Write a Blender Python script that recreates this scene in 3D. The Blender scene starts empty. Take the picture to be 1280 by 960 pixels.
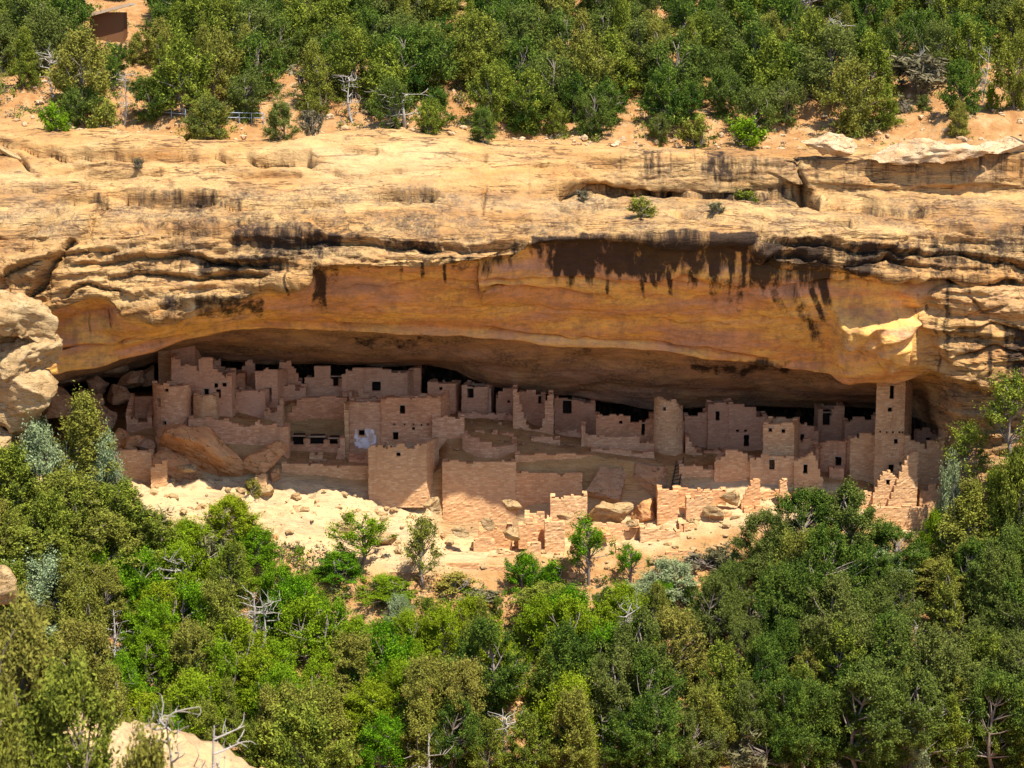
import bpy, math, random
import numpy as np
from mathutils import Vector, Matrix
R = math.radians
random.seed(7)
rng = np.random.default_rng(11)
scene = bpy.context.scene
COL = scene.collection

# ------------------------------------------------------------------ camera
CZ, CY, PITCH, F = 80.0, -200.0, R(10.0), 2900.0
cam = bpy.data.cameras.new('camera'); camo = bpy.data.objects.new('camera', cam); COL.objects.link(camo)
camo.location = (0, CY, CZ); camo.rotation_euler = (R(90) - PITCH, 0, 0)
cam.sensor_width = 36; cam.lens = 36 * F / 1280.0
cam.clip_start = 1; cam.clip_end = 9000
cam.dof.use_dof = True; cam.dof.focus_distance = 203; cam.dof.aperture_fstop = 0.9
scene.camera = camo

# ------------------------------------------------------------------ light
SUN_EL, SUN_AZ = R(62), R(38)          # azimuth: turned from behind the camera to the right
sd = Vector((math.sin(SUN_AZ) * math.cos(SUN_EL), -math.cos(SUN_AZ) * math.cos(SUN_EL), math.sin(SUN_EL)))
w = bpy.data.worlds.new('World'); scene.world = w; w.use_nodes = True
nt = w.node_tree; bg = nt.nodes['Background']
sky = nt.nodes.new('ShaderNodeTexSky'); sky.sky_type = 'NISHITA'; sky.sun_disc = False
sky.sun_elevation = SUN_EL; sky.sun_rotation = math.pi - SUN_AZ
sky.altitude = 2100
nt.links.new(sky.outputs[0], bg.inputs[0]); bg.inputs[1].default_value = 0.15
sl = bpy.data.lights.new('sun', 'SUN'); sl.energy = 5.0; sl.angle = R(0.53); sl.color = (1.0, 0.93, 0.80)
so = bpy.data.objects.new('sun', sl); COL.objects.link(so); so.rotation_euler = sd.to_track_quat('Z', 'Y').to_euler()
so.location = (60, -120, 200)
scene.view_settings.view_transform = 'Standard'; scene.view_settings.look = 'None'
scene.view_settings.exposure = 0.88; scene.view_settings.gamma = 1.0
scene.render.engine = 'CYCLES'
cy = scene.cycles
cy.max_bounces = 7; cy.diffuse_bounces = 6; cy.glossy_bounces = 1; cy.transmission_bounces = 3; cy.transparent_max_bounces = 4
cy.sample_clamp_indirect = 6.0; cy.caustics_reflective = False; cy.caustics_refractive = False
try:
    cy.use_denoising = True; cy.denoiser = 'OPENIMAGEDENOISE'
except Exception: pass

# ------------------------------------------------------------------ picture <-> place
cp, sp = math.cos(PITCH), math.sin(PITCH)
def ray(v):
    b = (480.0 - np.asarray(v, float)) / F
    return cp + b * sp, -sp + b * cp           # y and z parts for a unit step along the view axis
def zat(v, Y):
    ry, rz = ray(v); t = (np.asarray(Y, float) - CY) / ry
    return CZ + t * rz
def xat(u, v, Y):
    ry, rz = ray(v); return (np.asarray(u, float) - 640.0) / F * (np.asarray(Y, float) - CY) / ry
def P(u, v, Y): return Vector((float(xat(u, v, Y)), float(Y), float(zat(v, Y))))
def proj(x, y, z):
    dy, dz = y - CY, z - CZ
    d = dy * cp - dz * sp; up = dy * sp + dz * cp
    return 640.0 + F * x / d, 480.0 - F * up / d

# ------------------------------------------------------------------ noise
def _h(ix, iy, iz, s):
    n = (ix.astype(np.int64) * 374761393 + iy.astype(np.int64) * 668265263 + iz.astype(np.int64) * 2147483647 + s * 144665) & 0xffffffff
    n = ((n ^ (n >> 13)) * 1274126177) & 0xffffffff
    n = ((n ^ (n >> 16)) * 2246822519) & 0xffffffff
    return ((n ^ (n >> 15)) & 0xffff) / 32767.5 - 1.0
def vn(x, y, z, s=0):
    x, y, z = np.broadcast_arrays(np.asarray(x, float), np.asarray(y, float), np.asarray(z, float))
    fx, fy, fz = np.floor(x), np.floor(y), np.floor(z)
    tx, ty, tz = x - fx, y - fy, z - fz
    tx, ty, tz = [t * t * (3 - 2 * t) for t in (tx, ty, tz)]
    out = 0
    for a in (0, 1):
        for b in (0, 1):
            for c in (0, 1):
                out = out + _h(fx + a, fy + b, fz + c, s) * (tx if a else 1 - tx) * (ty if b else 1 - ty) * (tz if c else 1 - tz)
    return out
def fbm(x, y, z, o=4, s=0, g=0.5):
    a, t = 1.0, 0
    for k in range(o):
        t = t + a * vn(x * 2 ** k, y * 2 ** k, z * 2 ** k, s + k * 17); a *= g
    return t
def ss(a, b, x):
    t = np.clip((np.asarray(x, float) - a) / (b - a), 0, 1); return t * t * (3 - 2 * t)
def curve(pts):
    xs = [p[0] for p in pts]; ys = [p[1] for p in pts]
    return lambda u: np.interp(u, xs, ys)

# ------------------------------------------------------------------ scene objects
def tag(o, label=None, cat=None, group=None, kind=None):
    if label: o['label'] = label
    if cat: o['category'] = cat
    if group: o['group'] = group
    if kind: o['kind'] = kind
    return o
def link(name, me, mat=None, parent=None):
    o = bpy.data.objects.new(name, me); COL.objects.link(o)
    if mat is not None and me is not None: me.materials.append(mat)
    if parent is not None: o.parent = parent
    return o
def empty(name, loc, rz=0.0):
    o = bpy.data.objects.new(name, None); COL.objects.link(o); o.location = loc; o.rotation_euler = (0, 0, rz)
    o.empty_display_size = 0.3
    return o
def fastmesh(name, V, Q, smooth=False):
    """V (n,3); Q (m,k) array of equal-sized faces"""
    V = np.ascontiguousarray(V, dtype=np.float32); Q = np.ascontiguousarray(Q, dtype=np.int32)
    me = bpy.data.meshes.new(name); n, k = Q.shape
    me.vertices.add(len(V)); me.vertices.foreach_set('co', V.ravel())
    me.loops.add(n * k); me.loops.foreach_set('vertex_index', Q.ravel())
    me.polygons.add(n); me.polygons.foreach_set('loop_start', np.arange(0, n * k, k, dtype=np.int32))
    try: me.polygons.foreach_set('loop_total', np.full(n, k, dtype=np.int32))
    except Exception: pass
    me.polygons.foreach_set('use_smooth', np.full(n, smooth, dtype=bool))
    me.update(calc_edges=True)
    return me
def attr(me, name, vals):
    a = me.attributes.new(name, 'FLOAT', 'POINT'); a.data.foreach_set('value', np.ascontiguousarray(vals, dtype=np.float32).ravel())
def gridfaces(nr, nc):
    i = np.arange(nr - 1)[:, None] * nc + np.arange(nc - 1)[None, :]
    return np.stack([i, i + 1, i + 1 + nc, i + nc], -1).reshape(-1, 4)

# ------------------------------------------------------------------ materials
class NT:
    def __init__(s, name):
        s.m = bpy.data.materials.new(name); s.m.use_nodes = True; s.t = s.m.node_tree; s.t.nodes.clear()
        s.out = s.n('ShaderNodeOutputMaterial')
    def n(s, k, **kw):
        nd = s.t.nodes.new(k)
        for a, b in kw.items(): setattr(nd, a, b)
        return nd
    def l(s, a, b): s.t.links.new(a, b)
    def coords(s, scale, kind='Object'):
        tc = s.n('ShaderNodeTexCoord'); mp = s.n('ShaderNodeMapping'); mp.inputs['Scale'].default_value = scale
        s.l(tc.outputs[kind], mp.inputs[0]); return mp.outputs[0]
    def noise(s, vec, scale=1.0, detail=4.0, rough=0.55, dist=0.0):
        nd = s.n('ShaderNodeTexNoise'); nd.inputs['Scale'].default_value = scale; nd.inputs['Detail'].default_value = detail
        nd.inputs['Roughness'].default_value = rough; nd.inputs['Distortion'].default_value = dist
        s.l(vec, nd.inputs['Vector']); return nd.outputs['Fac']
    def ramp(s, fac, stops):
        r = s.n('ShaderNodeValToRGB'); e = r.color_ramp.elements
        while len(e) < len(stops): e.new(0.5)
        for i, (p, c) in enumerate(stops):
            e[i].position = p; e[i].color = (c if isinstance(c, tuple) else (c, c, c)) + (1,)
        s.l(fac, r.inputs[0]); return r.outputs[0]
    def mix(s, fac, a, b, mode='MIX'):
        m = s.n('ShaderNodeMix', data_type='RGBA', blend_type=mode)
        for sock, val in ((m.inputs[0], fac), (m.inputs[6], a), (m.inputs[7], b)):
            if isinstance(val, (int, float)): sock.default_value = val
            elif isinstance(val, tuple): sock.default_value = val + (1,)
            else: s.l(val, sock)
        return m.outputs[2]
    def math(s, op, a, b=None, clamp=False):
        m = s.n('ShaderNodeMath', operation=op, use_clamp=clamp)
        for i, val in enumerate((a, b)):
            if val is None: continue
            if isinstance(val, (int, float)): m.inputs[i].default_value = val
            else: s.l(val, m.inputs[i])
        return m.outputs[0]
    def attr(s, name): return s.n('ShaderNodeAttribute', attribute_name=name).outputs['Fac']
    def bump(s, h, strength, dist):
        b = s.n('ShaderNodeBump'); b.inputs['Strength'].default_value = strength; b.inputs['Distance'].default_value = dist
        s.l(h, b.inputs['Height']); return b.outputs[0]
    def done(s, color, rough=0.9, normal=None, spec=0.1):
        p = s.n('ShaderNodeBsdfPrincipled')
        if isinstance(color, tuple): p.inputs['Base Color'].default_value = color + (1,)
        else: s.l(color, p.inputs['Base Color'])
        p.inputs['Roughness'].default_value = rough
        p.inputs['Specular IOR Level'].default_value = spec
        if normal is not None: s.l(normal, p.inputs['Normal'])
        s.l(p.outputs[0], s.out.inputs[0]); return s.m

def mat_cliff(name='sandstone', soil=False):
    m = NT(name)
    geo = m.n('ShaderNodeTexCoord').outputs['Object']
    st = m.coords((0.10, 0.10, 0.55)); st2 = m.coords((0.5, 0.5, 3.2)); iso = m.coords((1, 1, 1)); vert = m.coords((1.3, 1.3, 0.10))
    big = m.noise(st, 1.0, 5, 0.6, 0.4)
    base = m.ramp(big, [(0.30, (0.36, 0.165, 0.045)), (0.44, (0.45, 0.255, 0.09)), (0.58, (0.53, 0.345, 0.145)), (0.75, (0.46, 0.275, 0.10))])
    band = m.noise(st2, 1.0, 5, 0.65, 0.3)
    base = m.mix(m.ramp(band, [(0.32, 0.75), (0.54, 0.0)]), base, (0.38, 0.20, 0.085))
    pit = m.noise(m.coords((5.5, 5.5, 7.0)), 1.0, 3, 0.7)
    base = m.mix(m.ramp(pit, [(0.34, 0.55), (0.50, 0.0)]), base, (0.27, 0.155, 0.075))
    base = m.mix(m.ramp(m.noise(m.coords((0.22, 0.22, 0.8)), 1.0, 5, 0.65), [(0.54, 0.0), (0.70, 0.55)]), base, (0.60, 0.30, 0.10))
    # rust and ochre where the wall is sheltered
    orn = m.ramp(m.noise(m.coords((0.11, 0.11, 0.42)), 1.0, 7, 0.60, 0.35), [(0.30, (0.48, 0.27, 0.19)), (0.40, (0.70, 0.35, 0.19)), (0.48, (0.76, 0.36, 0.12)), (0.56, (0.90, 0.50, 0.12)), (0.64, (0.84, 0.45, 0.18)), (0.74, (0.62, 0.38, 0.24))])
    og = m.ramp(m.noise(m.coords((1.2, 1.2, 2.6)), 1.0, 7, 0.72), [(0.36, 0.55), (0.52, 0.0)])
    orn = m.mix(og, orn, (0.36, 0.19, 0.10))
    orn = m.mix(m.ramp(m.noise(m.coords((0.9, 0.5, 0.10)), 1.0, 4, 0.6), [(0.52, 0.0), (0.70, 0.45)]), orn, (0.30, 0.17, 0.11))
    orn = m.mix(m.math('MULTIPLY', m.attr('dim'), 0.65), orn, (0.50, 0.31, 0.20))  # inner ceiling browner: shade behind the lip put into the colour
    base = m.mix(m.attr('orange'), base, orn)
    # speckle: lichen and pitting
    sp1 = m.noise(iso, 2.6, 6, 0.75)
    base = m.mix(m.ramp(sp1, [(0.28, 0.75), (0.46, 0.0)]), base, m.mix(0.35, base, (0.10, 0.07, 0.05)))
    sp2 = m.noise(iso, 0.35, 5, 0.6)
    grime_shade = m.math('MULTIPLY', m.ramp(sp2, [(0.38, 0.0), (0.60, 1.0)]), m.attr('grime_shade'))
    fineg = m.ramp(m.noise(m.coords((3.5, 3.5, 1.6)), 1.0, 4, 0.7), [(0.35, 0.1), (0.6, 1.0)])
    base = m.mix(m.math('MULTIPLY', m.math('MULTIPLY', grime_shade, fineg), 0.8, clamp=True), base, (0.12, 0.085, 0.06))
    # bedding cracks: thin long dark lines
    for sc_, wd_, st_ in (((0.10, 0.10, 1.3), 0.009, 0.90), ((0.30, 0.30, 3.4), 0.010, 0.75)):
        nb = m.noise(m.coords(sc_), 1.0, 5, 0.55, 0.15)
        ln = m.ramp(m.math('ABSOLUTE', m.math('SUBTRACT', nb, 0.5)), [(wd_ * 0.5, 1.0), (wd_ * 2.0, 0.0)])
        gate = m.ramp(m.noise(m.coords((0.25, 0.25, 0.6)), 1.0, 3, 0.6), [(0.42, 0.0), (0.50, 1.0)])
        lnm = m.math('MULTIPLY', m.math('MULTIPLY', ln, gate), m.math('MULTIPLY', m.attr('bed'), st_))
        base = m.mix(lnm, base, (0.09, 0.045, 0.022))
    # desert varnish: black streaks, and shade painted in the same black
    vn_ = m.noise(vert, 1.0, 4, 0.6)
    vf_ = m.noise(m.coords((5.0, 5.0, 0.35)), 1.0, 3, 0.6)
    vs = m.math('ADD', m.math('MULTIPLY', m.attr('varnish_shade'), 1.05), m.math('MULTIPLY', m.math('SUBTRACT', vn_, 0.5), 1.5))
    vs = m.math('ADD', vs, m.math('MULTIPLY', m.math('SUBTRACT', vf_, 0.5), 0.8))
    vs = m.math('MULTIPLY', m.ramp(vs, [(0.30, 0.0), (0.80, 1.0)]), m.ramp(m.attr('varnish_shade'), [(0.0, 0.0), (0.35, 1.0)]))
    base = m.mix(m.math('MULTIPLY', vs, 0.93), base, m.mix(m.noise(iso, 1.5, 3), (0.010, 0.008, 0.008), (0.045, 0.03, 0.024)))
    base = m.mix(m.math('MULTIPLY', m.attr('pale'), 0.8), base, (0.68, 0.54, 0.34))
    if soil:
        sn = m.ramp(m.noise(iso, 0.8, 5, 0.65), [(0.3, (0.27, 0.125, 0.045)), (0.5, (0.36, 0.19, 0.075)), (0.7, (0.43, 0.28, 0.14))])
        base = m.mix(m.attr('soil'), base, sn)
    h = m.math('ADD', m.math('MULTIPLY', m.noise(m.coords((1.2, 1.2, 3.5)), 1.0, 7, 0.68), 1.0), m.math('MULTIPLY', m.noise(iso, 4.0, 5, 0.7), 0.35))
    cr = m.n('ShaderNodeTexVoronoi', feature='DISTANCE_TO_EDGE'); cr.inputs['Scale'].default_value = 0.45
    wv = m.n('ShaderNodeVectorMath', operation='ADD'); nz = m.n('ShaderNodeTexNoise'); nz.inputs['Scale'].default_value = 0.8; nz.inputs['Detail'].default_value = 4
    m.l(m.coords((0.5, 0.5, 1.6)), wv.inputs[0]); m.l(iso, nz.inputs['Vector']); m.l(nz.outputs['Color'], wv.inputs[1]); m.l(wv.outputs[0], cr.inputs['Vector'])
    crk = m.ramp(cr.outputs['Distance'], [(0.0, 0.0), (0.018, 1.0)])
    crm = m.math('MULTIPLY', m.math('SUBTRACT', 1.0, crk), m.attr('fract'))
    h = m.math('SUBTRACT', h, m.math('MULTIPLY', crm, 0.7))
    return m.done(base, 0.92, m.bump(h, 0.85, 0.22), 0.08)
# ================================================================== THE CLIFF
xs = np.concatenate([np.linspace(-1400, -120, 14), np.linspace(-110, -54, 40), np.arange(-52.5, 52.5, 0.135), np.linspace(54, 110, 40), np.linspace(120, 1400, 14)])
ZERO = 0.0
c_rim = curve([(0, 158), (130, 166), (230, 180), (330, 180), (400, 168), (480, 162), (560, 170), (700, 183), (850, 188), (1000, 186), (1280, 178)])
c_lip = curve([(-60, 335), (0, 345), (30, 385), (44, 400), (67, 392), (110, 376), (132, 374), (150, 392), (205, 398), (270, 384), (330, 366), (378, 352), (398, 332), (430, 332), (520, 334), (600, 324), (640, 316),
               (665, 304), (700, 299), (760, 297), (860, 298), (938, 300), (950, 316), (975, 328), (1037, 334), (1100, 342), (1158, 348), (1280, 350), (1340, 350)])
c_in = curve([(-60, 470), (0, 476), (20, 490), (60, 470), (110, 461), (160, 447), (200, 431), (245, 418), (290, 412), (340, 411), (430, 416), (574, 421), (682, 428), (766, 434), (860, 445), (933, 454), (1017, 466), (1090, 476), (1120, 480), (1150, 474), (1195, 468), (1280, 470)])
c_gap = curve([(-60, 480), (0, 500), (60, 486), (130, 468), (200, 448), (240, 446), (333, 452), (450, 448), (527, 454), (570, 462), (590, 473), (612, 480), (690, 494), (818, 512), (946, 509), (1066, 512), (1110, 512), (1160, 530), (1200, 545), (1280, 545)])
def but(u, a, b, l, r):        # a in the middle of the alcove, l at the left buttress, r at the right one
    return a + (l - a) * ss(60, 22, u) + (r - a) * ss(1130, 1205, u)
YL = curve([(-60, -8), (0, -8.5), (60, -9.2), (130, -9.4), (250, -10.2), (380, -10.6), (480, -11.6), (600, -11.7), (650, -10.2), (690, -10.0), (760, -10.6), (850, -11.2), (950, -10.5), (1030, -9.6), (1110, -9.4), (1160, -7.8), (1200, -6.9), (1300, -7.4)])
yin = curve([(0, -10), (40, -8), (80, -5.5), (160, -3.5), (260, -1.2), (400, 0), (640, 0.4), (900, 0), (1020, -0.6), (1100, -2.5), (1150, -4.0), (1200, -6.0), (1280, -6.8)])
bl = lambda u: ss(700, 760, u)
STN = [  # (v of u, Y of u, rows to next)
    (lambda u: c_rim(u), lambda u: 11.0 + 0 * u, 26),
    (lambda u: c_rim(u) + 10, lambda u: 6.6 + 0 * u, 26),
    (lambda u: 200 + bl(u) * 31, lambda u: 3.0 + bl(u) * 3.1, 14),
    (lambda u: 214 + bl(u) * 26, lambda u: 2.0 + bl(u) * 4.4, 34),
    (lambda u: 262 + 0 * u, lambda u: -3.4 + 1.6 * bl(u), 34),
    (lambda u: np.minimum(c_lip(u) - 22, 292), lambda u: YL(u) + 1.6, 46),
    (lambda u: c_lip(u), lambda u: YL(u), 14),
    (lambda u: c_lip(u) + 3.5, lambda u: YL(u) + but(u, 1.6, 0, 0.3, 0.5), 46),
    (lambda u: c_lip(u) + np.where(u < 600, 14, 46) * (1 - ss(1120, 1180, u)) + 6 * ss(1120, 1180, u), lambda u: YL(u) + but(u, 3.3, 0, -0.5, 0.2), 50),
    (lambda u: 0.42 * c_lip(u) + 0.58 * c_in(u) + 6, lambda u: 0.45 * YL(u) + 0.55 * yin(u) + but(u, 1.0, 0, -1.0, -0.2), 50),
    (lambda u: c_in(u) - 12, lambda u: yin(u) - 0.3, 16),
    (lambda u: c_in(u), lambda u: yin(u), 16),
    (lambda u: c_in(u) - but(u, 9, 0, -1.5, -1.5), lambda u: yin(u) + but(u, 3.2, 0, 0.9, 1.5), 40),
    (lambda u: 0.5 * c_in(u) + 0.5 * c_gap(u), lambda u: but(u, 8.8, 0, -10.5, -5.5), 50),
    (lambda u: c_gap(u), lambda u: but(u, 14.0, 0, -11, -5.7), 16),
    (lambda u: c_gap(u) - 6, lambda u: but(u, 21.5, 0, -11.3, -6.0), 16),
    (lambda u: c_gap(u) + 26, lambda u: but(u, 23.0, 0, -11.8, -6.4), 20),
    (lambda u: c_gap(u) + 75, lambda u: but(u, 24.0, 0, -12.2, -7.4), 10),
    (lambda u: c_gap(u) + 230, lambda u: but(u, 24.5, 0, -13, -10), 0),
]
def loft(stn, xs, clampu=(-60, 1340)):
    Ys, Zs = [], []
    for vf, yf, n in stn:
        u = 640 + xs * F / 205.0
        for _ in range(3):
            uc = np.clip(u, *clampu); Y = yf(uc) + ZERO; v = vf(uc) + ZERO
            ry, rz = ray(v); u = 640 + xs / ((Y - CY) / ry) * F
        Ys.append(Y); Zs.append(zat(v, Y))
    out = []
    for k, (vf, yf, n) in enumerate(stn[:-1]):
        for j in range(n):
            t = j / n; out.append((Ys[k] * (1 - t) + Ys[k + 1] * t, Zs[k] * (1 - t) + Zs[k + 1] * t))
    out.append((Ys[-1], Zs[-1]))
    YY = np.array([o[0] for o in out]); ZZ = np.array([o[1] for o in out]); XX = np.broadcast_to(xs, YY.shape).copy()
    return XX, YY, ZZ
XX, YY, ZZ = loft(STN, xs)
def smooth_rows(A, k):
    for _ in range(k): A[1:-1] = 0.25 * A[:-2] + 0.5 * A[1:-1] + 0.25 * A[2:]
    return A
rim_line = (YY[0].copy(), ZZ[0].copy())
smooth_rows(YY, 5); smooth_rows(ZZ, 5)
def normals(X, Y, Z):
    a = np.stack([np.gradient(A, axis=0) for A in (X, Y, Z)], -1); b = np.stack([np.gradient(A, axis=1) for A in (X, Y, Z)], -1)
    n = np.cross(a, b); return n / (np.linalg.norm(n, axis=-1, keepdims=True) + 1e-9)
N = normals(XX, YY, ZZ)
if N[40, N.shape[1] // 2, 1] > 0: N = -N
U, V_ = proj(XX, YY, ZZ)
lipv, inv = c_lip(np.clip(U, -60, 1340)), c_in(np.clip(U, -60, 1340))
rows = np.arange(XX.shape[0])[:, None] + 0 * XX
cum = np.cumsum([0] + [s[2] for s in STN])
r_lip, r_in = cum[6], cum[11]
above = (rows <= r_lip + 6).astype(float)
# crack and ledge lines traced as (u, v) chains: depth (m), reach (m), how far the rock above juts out
CU = U + 5 * vn(XX / 1.5, 0, ZZ / 1.5, 91); CV = V_ + 3.5 * vn(XX / 1.3, 3, ZZ / 1.3, 92); CW = np.clip(1.15 + 0.6 * vn(XX / 4, 5, ZZ / 4, 44), 0.3, 1.4)
def chain(pts, depth, reach, jut=0.6):
    D = np.full(XX.shape, 1e9); S = np.zeros(XX.shape); uu, vv = CU, CV
    us = [p[0] for p in pts]; m = (U > min(us) - 40) & (U < max(us) + 40)
    for (a, b), (c, d) in zip(pts[:-1], pts[1:]):
        L = math.hypot(c - a, d - b) + 1e-6; tx, ty = (c - a) / L, (d - b) / L
        s = np.clip((uu - a) * tx + (vv - b) * ty, 0, L)
        dx, dy = uu - (a + s * tx), vv - (b + s * ty); dd = np.hypot(dx, dy)
        sg = np.where(tx * dy - ty * dx > 0, 1, -1)
        k = (dd < D) & m; D = np.where(k, dd, D); S = np.where(k, sg, S)
    D = D * 0.07; taper = 1.0
    g = np.where(S > 0, -depth * np.exp(-D / reach), depth * jut * np.exp(-D / (reach * 1.6)))
    g = g - (0.12 + depth * 0.75) * np.exp(-(D / 0.15) ** 2)
    return np.where(m, g, 0) * CW
disp = np.zeros(XX.shape)
fr = np.maximum(ss(640, 560, U) * ss(250, 285, V_) * above, ss(930, 950, U) * ss(284, 300, V_) * above)
fr = np.maximum(fr, ss(1140, 1175, U) * ss(340, 350, V_) * (1 - 0.3 * above))
fr = np.maximum(fr, ss(150, 60, U) * ss(230, 270, V_) * ss(420, 380, V_))
fr = np.maximum(fr, 0.35 * ss(195, 235, V_) * above)
orange = ss(r_lip + 2, r_lip + 12, rows) * (1 - 0.85 * ss(1120, 1180, U)) * (1 - 0.9 * ss(70, 30, U))
orange *= np.where(rows > r_in + 8, 0.9, 1.0)
amp = 1 - 0.75 * np.clip(orange, 0, 1)
warp = 2.2 * vn(XX / 22, YY / 22, 0, 3)
zz = ZZ + warp
disp += (0.75 * fbm(XX / 14, YY / 14, ZZ / 7, 3, 5)) * (0.4 + 0.6 * amp)
disp += amp * 0.30 * np.abs(fbm(XX / 9, YY / 9, zz / 1.6, 4, 9)) * 1.0
sl1 = fbm(XX / 6.5, YY / 6.5, zz / 0.95, 3, 21)
disp += amp * (0.10 + 0.55 * fr) * (np.floor(sl1 * 3.2) / 3.2)
disp += (0.05 + 0.16 * fr) * fbm(XX / 1.2, YY / 1.2, zz / 0.5, 3, 33)
disp += 0.035 * fbm(XX / 0.45, YY / 0.45, ZZ / 0.3, 2, 37) * (0.5 + amp)
disp += np.clip(orange, 0, 1) * (0.35 * np.abs(fbm(XX / 10, YY / 8, ZZ / 4, 2, 51)) + 0.10 * fbm(XX / 3.5, YY / 2, ZZ / 1.3, 3, 53))
LINES = [
    ([(440, 356), (520, 350), (610, 349), (700, 346), (800, 347), (930, 352)], 0.28, 0.5), ([(800, 347), (860, 343), (900, 348)], 0.5, 0.4), ([(560, 388), (680, 384), (800, 394), (900, 406)], 0.16, 0.6), ([(200, 404), (280, 392), (380, 384), (470, 386)], 0.18, 0.6), ([(80, 436), (150, 428), (220, 408)], 0.35, 0.5),
    ([(225, 200), (232, 186), (238, 180)], 0.2, 0.3), ([(300, 172), (340, 176), (395, 172)], 0.4, 0.4), ([(430, 188), (470, 190)], 0.3, 0.3), ([(40, 222), (80, 216), (130, 214)], 0.4, 0.4), ([(260, 215), (310, 218), (372, 214)], 0.35, 0.4), ([(420, 214), (452, 218), (500, 216)], 0.25, 0.3),
    ([(560, 262), (640, 268), (720, 272)], 0.3, 0.4), ([(20, 240), (60, 236), (110, 238)], 0.4, 0.4), ([(280, 258), (340, 262), (410, 256)], 0.4, 0.5), ([(1100, 270), (1150, 274)], 0.3, 0.3),
    ([(0, 176), (75, 195), (140, 197), (200, 198), (290, 200), (385, 199)], 0.8, 0.8), ([(0, 184), (22, 192), (38, 207)], 0.6, 0.6),
    ([(110, 229), (150, 226), (198, 223)], 0.7, 0.5), ([(72, 254), (135, 255)], 0.8, 0.6), ([(162, 249), (215, 253), (262, 248)], 0.9, 0.7),
    ([(0, 294), (40, 281), (70, 268)], 0.8, 0.8), ([(30, 380), (46, 348), (60, 325), (75, 310), (112, 283), (124, 266)], 1.1, 0.9),
    ([(74, 314), (110, 311), (142, 312)], 0.5, 0.5), ([(10, 345), (40, 330), (70, 318)], 0.6, 0.5), ([(100, 330), (160, 324), (232, 318), (300, 330), (350, 325)], 0.8, 0.5),
    ([(215, 283), (260, 288), (310, 282)], 0.5, 0.5), ([(140, 345), (200, 340), (250, 345), (330, 340)], 0.6, 0.4), ([(385, 300), (430, 301), (520, 305), (560, 312), (640, 306)], 0.6, 0.6),
    ([(480, 247), (540, 248)], 0.6, 0.5), ([(80, 368), (110, 352), (150, 362)], 0.6, 0.4),
    ([(580, 361), (650, 359), (700, 361), (765, 366)], 0.7, 0.4), ([(703, 234), (760, 231), (860, 243), (940, 240)], 0.9, 0.9), ([(1000, 236), (1022, 249), (1080, 245), (1150, 259)], 1.0, 0.9),
    ([(705, 253), (740, 258), (790, 258)], 0.4, 0.3), ([(848, 269), (900, 275), (950, 275)], 0.35, 0.3), ([(1168, 285), (1230, 292), (1280, 284)], 0.5, 0.5),
    ([(1040, 278), (1060, 280)], 0.7, 0.4), ([(945, 322), (1000, 318), (1050, 326), (1110, 320), (1170, 332)], 0.6, 0.5), ([(960, 304), (1060, 308), (1200, 318), (1280, 330)], 0.6, 0.5),
    ([(985, 351), (1060, 349), (1160, 351), (1280, 352)], 0.7, 0.5), ([(975, 393), (1040, 408), (1090, 432), (1125, 462), (1195, 468)], 0.7, 0.7), ([(1190, 468), (1240, 470), (1285, 468)], 1.1, 0.7),
    ([(1215, 372), (1225, 385), (1250, 380)], 0.35, 0.3), ([(1200, 410), (1240, 402), (1280, 410)], 0.4, 0.5), ([(1200, 440), (1250, 428), (1280, 436)], 0.4, 0.5),
    ([(430, 404), (500, 401), (580, 402), (650, 412), (760, 423), (860, 432), (960, 445)], 0.55, 0.45),
    ([(560, 190), (610, 192)], 0.25, 0.3), ([(655, 200), (680, 202)], 0.3, 0.3),
    ([(606, 232), (604, 262)], 0.3, 0.3), ([(1000, 198), (1004, 232)], 0.3, 0.3), ([(1190, 478), (1230, 500), (1262, 560)], 0.5, 0.8),
]
front = (rows <= r_in + 4)
for pts, d_, rch in LINES: disp += np.where(front, chain(pts, d_, rch), 0)
# rock that juts out beside the right end of the overhang (lit) and the shaded facet cut into it
edge = 1128 + (V_ - 385) * 0.80
blk = ss(0, 26, U - edge) * ss(350, 362, V_) * ss(476, 464, V_) * (rows > r_lip)
disp += 0.9 * blk
wu = U + 6 * vn(XX / 1.4, 0, ZZ / 1.4, 95); wv_ = V_ + 4 * vn(XX / 1.1, 1, ZZ / 1.1, 96)
shelf = ss(1040, 1050, wu) * ss(1134, 1128, wu) * ss(384, 389, wv_ + (1090 - U) * 0.06) * ss(404 + (U - 1045) * 0.40, 398 + (U - 1045) * 0.40, wv_) * (rows > r_lip)
shelf = np.maximum(shelf, ss(1110, 1116, wu) * ss(1134, 1128, wu) * ss(424, 428, wv_) * ss(446, 440, wv_) * (rows > r_lip))
disp += 1.3 * shelf * (1 + 0.35 * vn(XX / 0.9, 2, ZZ / 0.7, 97))
disp += 1.3 * ss(1036, 1062, wu) * ss(1175, 1135, U) * ss(383, 390, wv_) * ss(478, 450, V_ + (U - 1120) * 0.12) * (rows > r_lip) * (1 + 0.2 * vn(XX / 1.6, 2, ZZ / 1.0, 98))
lump = np.exp(-((U - 360) / 36) ** 2 - ((V_ - 350) / 13) ** 2) + 0.8 * np.exp(-((U - 140) / 30) ** 2 - ((V_ - 405) / 10) ** 2)
disp += 1.2 * lump
fade = np.minimum(rows / 10.0, 1.0)
disp *= fade
edgefix = ss(130, 60, np.abs(XX)) ; disp *= edgefix
X2, Y2, Z2 = XX + N[..., 0] * disp, YY + N[..., 1] * disp, ZZ + N[..., 2] * disp
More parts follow.
